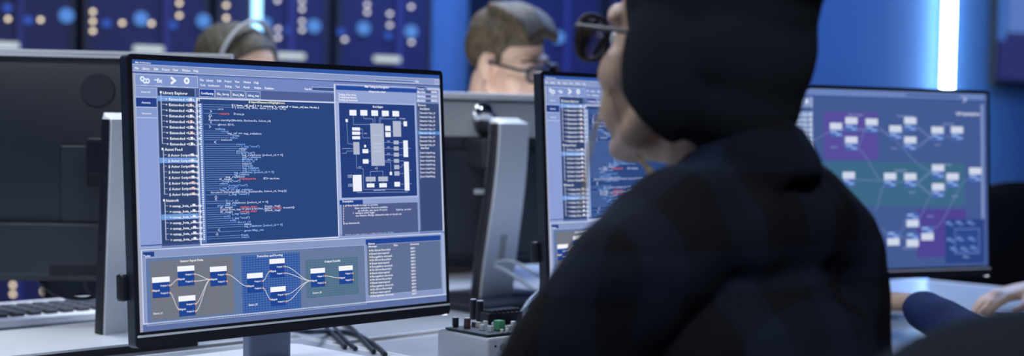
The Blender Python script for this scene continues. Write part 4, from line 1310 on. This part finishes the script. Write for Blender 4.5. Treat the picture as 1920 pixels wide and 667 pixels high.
def add_hand(bm, wrist, d, up, s=1.0, right=True, curl=.35, spread=.12):
    """palm from the wrist along d, back of the hand towards up; five bent fingers"""
    d = Vector(d).normalized(); up = Vector(up); up = (up - d * up.dot(d)).normalized()
    sd = d.cross(up)
    if not right:
        sd = -sd                           # sd points to the little-finger side... thumb on -sd
    w = Vector(wrist)
    limb(bm, [w, w + d * .045 * s, w + d * .088 * s], [(.026 * s, .016 * s), (.037 * s, .016 * s), (.040 * s, .013 * s)], side=sd)
    for k, (o, L) in enumerate(((-.030, .070), (-.010, .079), (.011, .073), (.030, .057))):
        b = w + d * .082 * s + sd * o * s
        fd = (d + sd * (o / .03) * spread).normalized()
        r = .0085 * s
        a1, a2, a3 = curl * .6, curl * 1.5, curl * 2.1
        pts = [b]; ang = 0
        for seg, a in ((.45, a1), (.31, a2), (.24, a3)):
            pts.append(pts[-1] + (fd * math.cos(a) - up * math.sin(a)) * L * seg * s)
        limb(bm, pts, [r * 1.1, r, r * .92, r * .8], n=10)
    b = w + d * .026 * s - sd * .024 * s
    td = (d * .72 - sd * .62 - up * .28).normalized()
    limb(bm, [b, b + td * .035 * s, b + td * .062 * s + d * .004, b + td * .078 * s + d * .014 * s], [.0135 * s, .0115 * s, .0098 * s, .008 * s], n=10)


def person(lab, floor_xy, H, hair, J, mats, female=False, hand_up=(0, 0, 1), extra=None, curl=.35, shirt_vox=.008):
    """J holds world joints: neck, sl, sr, el, er, wl, wr, hl, hr (hand directions), pelvis, kl, kr, al, ar"""
    root = thing('person', lab, 'person', (floor_xy[0], floor_xy[1], 0))
    O = Matrix.Translation((-floor_xy[0], -floor_xy[1], 0))
    fin = {k: Vector(v) for k, v in J.items()}
    side = (fin['sr'] - fin['sl']).normalized()
    up = Vector((0, 0, 1))
    fwd = up.cross(side).normalized()
    neck, pel = fin['neck'], fin['pelvis']
    chest = neck.lerp(pel, .38) + fwd * .015; belly = neck.lerp(pel, .70) + fwd * .02
    sk = bmesh.new()
    add_head(sk, H, female)
    hb = H @ Vector((0, -.022, -.055))
    nr = .052 if female else .060
    limb(sk, [hb, hb.lerp(neck, .5) + fwd * .006, neck + Vector((0, 0, .02)), neck - Vector((0, 0, .03))], [nr, nr * .98, nr * 1.02, nr * 1.05], side=side)

    def torso(bm, g, ends=True):
        limb(bm, [neck + Vector((0, 0, -.045)), neck.lerp(chest, .5) , chest, belly, pel], [(.10 + g, .065 + g), (.150 + g, .092 + g), (.155 + g, .105 + g), (.135 + g, .098 + g), (.165 + g, .11 + g)], side=side, n=24)
        if g > 0:
            for q in (-.045, 0, .045):
                ellipsoid(bm, neck + side * q - fwd * .030 + Vector((0, 0, .010)), (.052, .052, .050))
        for s in ('l', 'r'):
            sh, el, wr = fin['s' + s], fin['e' + s], fin['w' + s]
            limb(bm, [neck + Vector((0, 0, .026)), neck.lerp(sh, .55) + Vector((0, 0, .026)), sh], [.050 + g, .056 + g, .049 + g])
            limb(bm, [sh, sh.lerp(el, .35), el], [.052 + g, .047 + g, .037 + g])
            wq = wr + (el - wr).normalized() * (.034 if g > 0 else 0)
            limb(bm, [el, el.lerp(wq, .3), wq], [.037 + g, .037 + g, .026 + g])
    torso(sk, -.026)
    for s in ('l', 'r'):
        add_hand(sk, fin['w' + s], fin['h' + s], hand_up, .98, s == 'r', curl)
        hip = pel + side * (.085 if s == 'r' else -.085)
        limb(sk, [hip, hip.lerp(fin['k' + s], .5), fin['k' + s]], [.074, .066, .050]); limb(sk, [fin['k' + s], fin['k' + s].lerp(fin['a' + s], .3), fin['a' + s]], [.050, .048, .034])
        limb(sk, [fin['a' + s] - Vector((0, 0, .035)), fin['a' + s] - Vector((0, 0, .035)) + fwd * .14], [.034, .026])
    bmesh.ops.transform(sk, matrix=O, verts=sk.verts)
    obj('body', fuse(sk, .0042, 3), M['skin'], root, 179)
    # eyes
    for e in (-1, 1):
        bm = bmesh.new(); ellipsoid(bm, (e * .031, .0735, -.001), (.012, .0115, .0105), O @ H, 14)
        obj('eye', bm, M['eye'], root, 179)
    # shirt
    bm = bmesh.new(); torso(bm, .006)
    c = neck + Vector((0, 0, .035))
    if mats.get('collar', True):
        cl = mats.get('collar_r', .064); ch_ = mats.get('collar_h', .035)
        ring = [c + (side * math.cos(2 * PI * k / 20) * cl + fwd * math.sin(2 * PI * k / 20) * cl * 1.05) + Vector((0, 0, ch_ * .5 - (fwd * math.sin(2 * PI * k / 20)).dot(fwd) * .03)) for k in range(21)]
        limb(bm, ring, [(.012, .012 + ch_ * .45)] * 21, side=(0, 0, 1) if False else None, n=10, caps=False)
    bmesh.ops.transform(bm, matrix=O, verts=bm.verts)
    me = fuse(bm, shirt_vox, 5)
    nrm = [v.normal.copy() for v in me.vertices]; new = []
    for v, vn in zip(me.vertices, nrm):
        p = v.co.copy(); w = noise.noise(Vector((p.x * 9, p.y * 9, p.z * 16))) + .5 * noise.noise(Vector((p.x * 24, p.y * 24, p.z * 30)))
        new.extend(p + vn * (.006 * w + .001))
    me.vertices.foreach_set('co', new); me.update()
    obj('shirt', me, mats['shirt'], root, 179)
    bm = bmesh.new()
    for s in ('l', 'r'):
        hip = pel + side * (.085 if s == 'r' else -.085)
        limb(bm, [hip, hip.lerp(fin['k' + s], .5), fin['k' + s]], [.088, .078, .060]); limb(bm, [fin['k' + s], fin['k' + s].lerp(fin['a' + s], .4), fin['a' + s] + Vector((0, 0, .02))], [.060, .058, .05])
    ellipsoid(bm, pel, (.16, .13, .11))
    bmesh.ops.transform(bm, matrix=O, verts=bm.verts)
    obj('trousers', fuse(bm, .012, 4), M['jeans'], root, 179)
    for s in ('l', 'r'):
        bm = bmesh.new(); a = fin['a' + s]
        limb(bm, [Vector((a.x, a.y, .045)) - fwd * .04, Vector((a.x, a.y, .05)) + fwd * .02, Vector((a.x, a.y, .04)) + fwd * .13, Vector((a.x, a.y, .034)) + fwd * .18], [(.04, .044), (.042, .048), (.044, .038), (.034, .03)], side=side)
        bmesh.ops.transform(bm, matrix=O, verts=bm.verts); obj('shoe', bm, M['shoe'], root, 179)
    return root, O


def legs(pel, f, side, k=.44):
    """seated thighs and shins"""
    out = {}
    for s, q in (('l', -1), ('r', 1)):
        hip = pel + side * .085 * q
        kn = hip + f * k + side * .04 * q; kn.z = .52
        out['k' + s] = kn; an = kn + f * .02; an.z = .085; out['a' + s] = an
    return out


def LAP(J, pel, f, side):
    """hands resting on the thighs below the desk edge"""
    for s, q in (('l', -1), ('r', 1)):
        w = pel + f * .16 + side * .10 * q; w.z = .665
        e = Vector(J['s' + s]).lerp(w, .5) - f * .10 + side * .05 * q; e.z = .74
        J['e' + s] = e; J['w' + s] = w; J['h' + s] = f * .9 - side * .2 * q


def glasses(root, O, H, rim_r, lens_w, lens_h, m='glasses', shape=2.6, z=-.002, yf=.112):
    MX = O @ H
    g = bmesh.new()
    for s in (-1, 1):
        ring = []
        for k in range(33):
            a = 2 * PI * k / 32; ca, sa = math.cos(a), math.sin(a)
            x = s * .034 + lens_w * math.copysign(abs(ca) ** (2 / shape), ca); zz = z + lens_h * math.copysign(abs(sa) ** (2 / shape), sa)
            ring.append((x, yf - .004 * ((x) / .06) ** 2 * 2, zz))
        limb(g, ring, [rim_r] * 33, n=8, mx=MX, caps=False)
        limb(g, [(s * (.034 + lens_w), yf - .006, z + lens_h * .45), (s * .076, yf - .022, z + lens_h * .45), (s * .081, .02, z + .008), (s * .080, -.012, z + .006), (s * .076, -.035, z - .014)], [rim_r, rim_r * 1.1, rim_r, rim_r, rim_r * .9], n=8, mx=MX)
    limb(g, [(-.034 + lens_w - .002, yf, z + .006), (0, yf + .003, z + .010), (.034 - lens_w + .002, yf, z + .006)], [rim_r, rim_r, rim_r], n=8, mx=MX)
    o = obj('glasses', g, M[m], root, 60)
    for s in (-1, 1):
        bm = bmesh.new(); vs = []
        for dy in (.0008, -.0008):
            r = []
            for k in range(28):
                a = 2 * PI * k / 28; ca, sa = math.cos(a), math.sin(a)
                x = s * .034 + lens_w * math.copysign(abs(ca) ** (2 / shape), ca); zz = z + lens_h * math.copysign(abs(sa) ** (2 / shape), sa)
                r.append(bm.verts.new(MX @ Vector((x, yf - .008 * (x / .06) ** 2 + dy, zz))))
            vs.append(r)
        bm.faces.new(vs[0]); bm.faces.new(vs[1][::-1])
        for k in range(28):
            bm.faces.new((vs[0][k], vs[1][k], vs[1][(k + 1) % 28], vs[0][(k + 1) % 28]))
        obj('lens', bm, M['lens'], o)
    return o


# --- the operator in the beanie
F = Vector((-.707, .707, 0)); SD = Vector((.707, .707, 0))
hp = at(1315, 83, 1.42)
H1 = head_matrix(hp, -.707, .707, math.radians(5), 0, 1.02)
neck = Vector((.216, 1.394, .985))
pel = Vector((.30, 1.31, .50))
J = dict(neck=neck, sl=(.104, 1.258, .962), sr=(.328, 1.486, .972), el=(-.050, 1.29, .735), er=(.366, 1.53, .72), wl=(-.10, 1.52, .790), wr=(.19, 1.80, .790), hl=(-.25, .95, -.1), hr=(-.6, .8, -.1), pelvis=pel, **legs(pel, F, SD))
woman, O1 = person('woman in black beanie and dark plaid shirt seen from behind, at the code screens', (.28, 1.33), H1, None, J, dict(shirt=M['shirt'], collar_r=.060, collar_h=.045), True, shirt_vox=.007)
bm = bmesh.new(); X = O1 @ H1
ellipsoid(bm, (0, -.016, .050), (.088, .100, .098), None, 28); ellipsoid(bm, (0, -.050, .0), (.082, .062, .085)); ellipsoid(bm, (0, -.050, -.045), (.074, .052, .066))
ellipsoid(bm, (0, -.05, .09), (.075, .085, .075))
for s in (-1, 1):
    ellipsoid(bm, (s * .064, -.012, -.020), (.030, .050, .078))
me = fuse(bm, .005, 6, cut=[(Vector((0, .040, 0)), Vector((0, 1, .04))), (Vector((0, .012, -.06)), Vector((0, .62, -.78)))]); me.transform(X)
bn = obj('beanie', me, M['beanie'], woman, 179)
bm = bmesh.new(); ellipsoid(bm, (0, -.006, .072), (.087, .108, .078), None, 28)
me = fuse(bm, .005, 4, cut=[(Vector((0, .1, .066)), Vector((0, -.2, -1)))]); me.transform(X)
obj('beanie_front', me, M['beanie'], bn, 179)
bm = bmesh.new()
rs = random.Random(11)
def strand(pts, r):
    P_ = spline(pts, 6); limb(bm, P_, [r] * len(P_), n=5, mx=O1)


for k in range(5):       # blond strands beside the face and at the neck
    j = lambda a: (rs.random() - .5) * a
    strand([at(1146 + j(8), 160 + j(20), 1.42), at(1124 + j(10), 215, 1.40), at(1108 + j(14), 270, 1.39), at(1100 + j(16), 330, 1.385), at(1096 + j(22), 385 + j(40), 1.38)], .00045)
obj('hair', bm, M['hair_blond'], woman, 60); bm = bmesh.new()
for k in range(11):
    strand([at(1196 + j(10), 290, 1.40), at(1212 + j(10), 312, 1.385), at(1226 + j(14), 335, 1.38), at(1234 + j(14), 362 + j(12), 1.375)], .0009)
obj('hair', bm, M['hair_blond'], woman, 60); bm = bmesh.new()
for k in range(8):
    strand([at(1478 + j(8), 262, 1.45), at(1492 + j(8), 266, 1.46), at(1500 + j(8), 285, 1.47)], .0012)
obj('hair', bm, M['hair_blond'], woman, 60)
glasses(woman, O1, H1, .0022, .027, .0225, yf=.114)

# --- the man across the desk
H2 = head_matrix(at(952, 116, 3.30), .80, -.60, math.radians(-14), math.radians(6), .95)
F2 = Vector((.707, -.707, 0)); S2 = Vector((-.707, -.707, 0))
nk = Vector((-.075, 3.365, 1.045)); pel = Vector((-.32, 3.62, .56))
J = dict(neck=nk, sl=nk - S2 * .17 + Vector((0, 0, -.05)), sr=nk + S2 * .17 + Vector((0, 0, -.05)), pelvis=pel, **legs(pel, F2, S2, .40))
LAP(J, pel, F2, S2)
man, O2 = person('man with short brown hair and dark glasses looking down behind the ribbed monitor', (-.30, 3.60), H2, None, J, dict(shirt=M['shirt_black'], collar_r=.07))
X = O2 @ H2
bm = bmesh.new()
ellipsoid(bm, (0, -.016, .066), (.079, .098, .066), None, 24); ellipsoid(bm, (0, -.055, .030), (.075, .060, .072))
for s in (-1, 1):
    ellipsoid(bm, (s * .066, -.034, .042), (.0135, .050, .050)); ellipsoid(bm, (s * .068, .014, .056), (.011, .028, .030)); ellipsoid(bm, (s * .068, .020, .022), (.009, .010, .022))
for k in range(9):           # swept quiff
    x = -.056 + k * .014
    limb(bm, spline([(x * .9, -.03, .126), (x * .95, .04, .124 - abs(x) * .2), (x, .078, .104 - abs(x) * .35), (x + .006, .092, .088 - abs(x) * .3)], 4), [.015, .016, .016, .016, .016, .016, .015, .014, .013, .012, .011, .009, .007], n=10)
me = fuse(bm, .004, 3); me.transform(X); obj('hair', me, M['hair_brown'], man, 179)
for s in (-1, 1):
    bm = bmesh.new(); limb(bm, [(s * .016, .095, .022), (s * .032, .092, .027), (s * .052, .076, .021)], [.003, .004, .0025], n=8, mx=X)
    obj('eyebrow', bm, M['hair_brown'], man, 60)
glasses(man, O2, H2, .0038, .026, .018, shape=3.2, yf=.112)

# --- the woman with the headset
H3 = head_matrix(at(446, 151, 3.35), .86, -.50, math.radians(-18), math.radians(6), 1.0)
nk = Vector((-.69, 3.47, .96)); pel = Vector((-.88, 3.70, .56))
J = dict(neck=nk, sl=nk - S2 * .16 + Vector((0, 0, -.045)), sr=nk + S2 * .16 + Vector((0, 0, -.045)), pelvis=pel, **legs(pel, F2, S2, .40))
LAP(J, pel, F2, S2)
lady, O3 = person('woman with grey headset and brown hair, mostly hidden behind the code screen', (-.86, 3.68), H3, None, J, dict(shirt=M['shirt_grey']), True)
X = O3 @ H3
bm = bmesh.new()
ellipsoid(bm, (0, -.020, .055), (.085, .100, .075), None, 24); ellipsoid(bm, (0, -.062, .0), (.082, .062, .105))
for s in (-1, 1):
    ellipsoid(bm, (s * .070, -.015, .0), (.020, .052, .085)); ellipsoid(bm, (s * .074, .024, .03), (.014, .03, .05))
    ellipsoid(bm, (s * .065, -.03, -.08), (.026, .045, .07))
me = fuse(bm, .004, 3, cut=[(Vector((0, .048, .08)), Vector((0, .82, -.57)))]); me.transform(X); obj('hair', me, M['hair_dark'], lady, 179)
t = thing('headset', 'grey headset worn by the woman behind the code screen', 'headset', (-.86, 3.68, 0))
bm = bmesh.new(); band = []
for k in range(21):
    a = math.radians(-96 + 192 * k / 20); band.append((.093 * math.sin(a), .012, .038 + .108 * math.cos(a)))
limb(bm, band, [(.004, .008)] * 21, side=None, n=10, mx=X); obj('headband', bm, M['headset'], t, 60)
for s in (-1, 1):
    bm = bmesh.new(); p0 = X @ Vector((s * .088, -.004, -.005)); p1 = X @ Vector((s * .110, -.004, -.005)); cyl(bm, p0, p1, .034, n=24, bev=.006); obj('ear_cup', bm, M['black'], t, 40)

# --- the neighbour at the right: only a forearm and a hand come into the picture
H4 = head_matrix(Vector((1.11, 2.40, 1.20)), -.6, .8, math.radians(-10))
F4 = Vector((-.6, .8, 0)); S4 = Vector((.8, .6, 0))
nk = Vector((1.155, 2.335, 1.03)); pel = Vector((1.22, 2.25, .56))
wl = at(1704, 566, 2.42); el = Vector((.80, 2.13, .716))
wr = at(1950, 538, 2.84)
J = dict(neck=nk, sl=(1.005, 2.225, .97), sr=(1.30, 2.445, .98), pelvis=pel, el=el, wl=wl, er=(1.28, 2.69, .80), wr=wr, hl=(-.75, .62, -.05), hr=(-.97, -.16, -.20), **legs(pel, F4, S4))
nb, O4 = person('person in navy sleeves, forearm and fingers on the desk at the right edge', (1.22, 2.25), H4, None, J, dict(shirt=M['shirt_navy'], collar_r=.058, collar_h=.06), curl=.42)
bm = bmesh.new(); ellipsoid(bm, (0, -.02, .062), (.082, .102, .074), None, 24); ellipsoid(bm, (0, -.062, .015), (.078, .058, .085))
me = fuse(bm, .005, 3); me.transform(O4 @ H4); obj('hair', me, M['hair_dark'], nb, 179)

# chairs that carry the seated people, and one beyond the end of the desk
grp = None
dup(ch, (.30, 1.31, 0), face(-.707, .707), 'dark low-backed office chair the woman in the beanie sits on').scale = (1, 1, .80)
dup(ch, (-.33, 3.63, -.02), face(.707, -.707), 'dark office chair the man in glasses sits on')
dup(ch, (-.90, 3.72, -.02), face(.707, -.707), 'dark office chair the woman with the headset sits on')
dup(ch, (1.24, 2.23, -.02), face(-.6, .8), 'dark office chair the person in navy sleeves sits on')
dup(ch, (1.29, 3.95, .02), face(-.1, 1.0), 'dark office chair standing beyond the end of the desk, behind the node map screen')
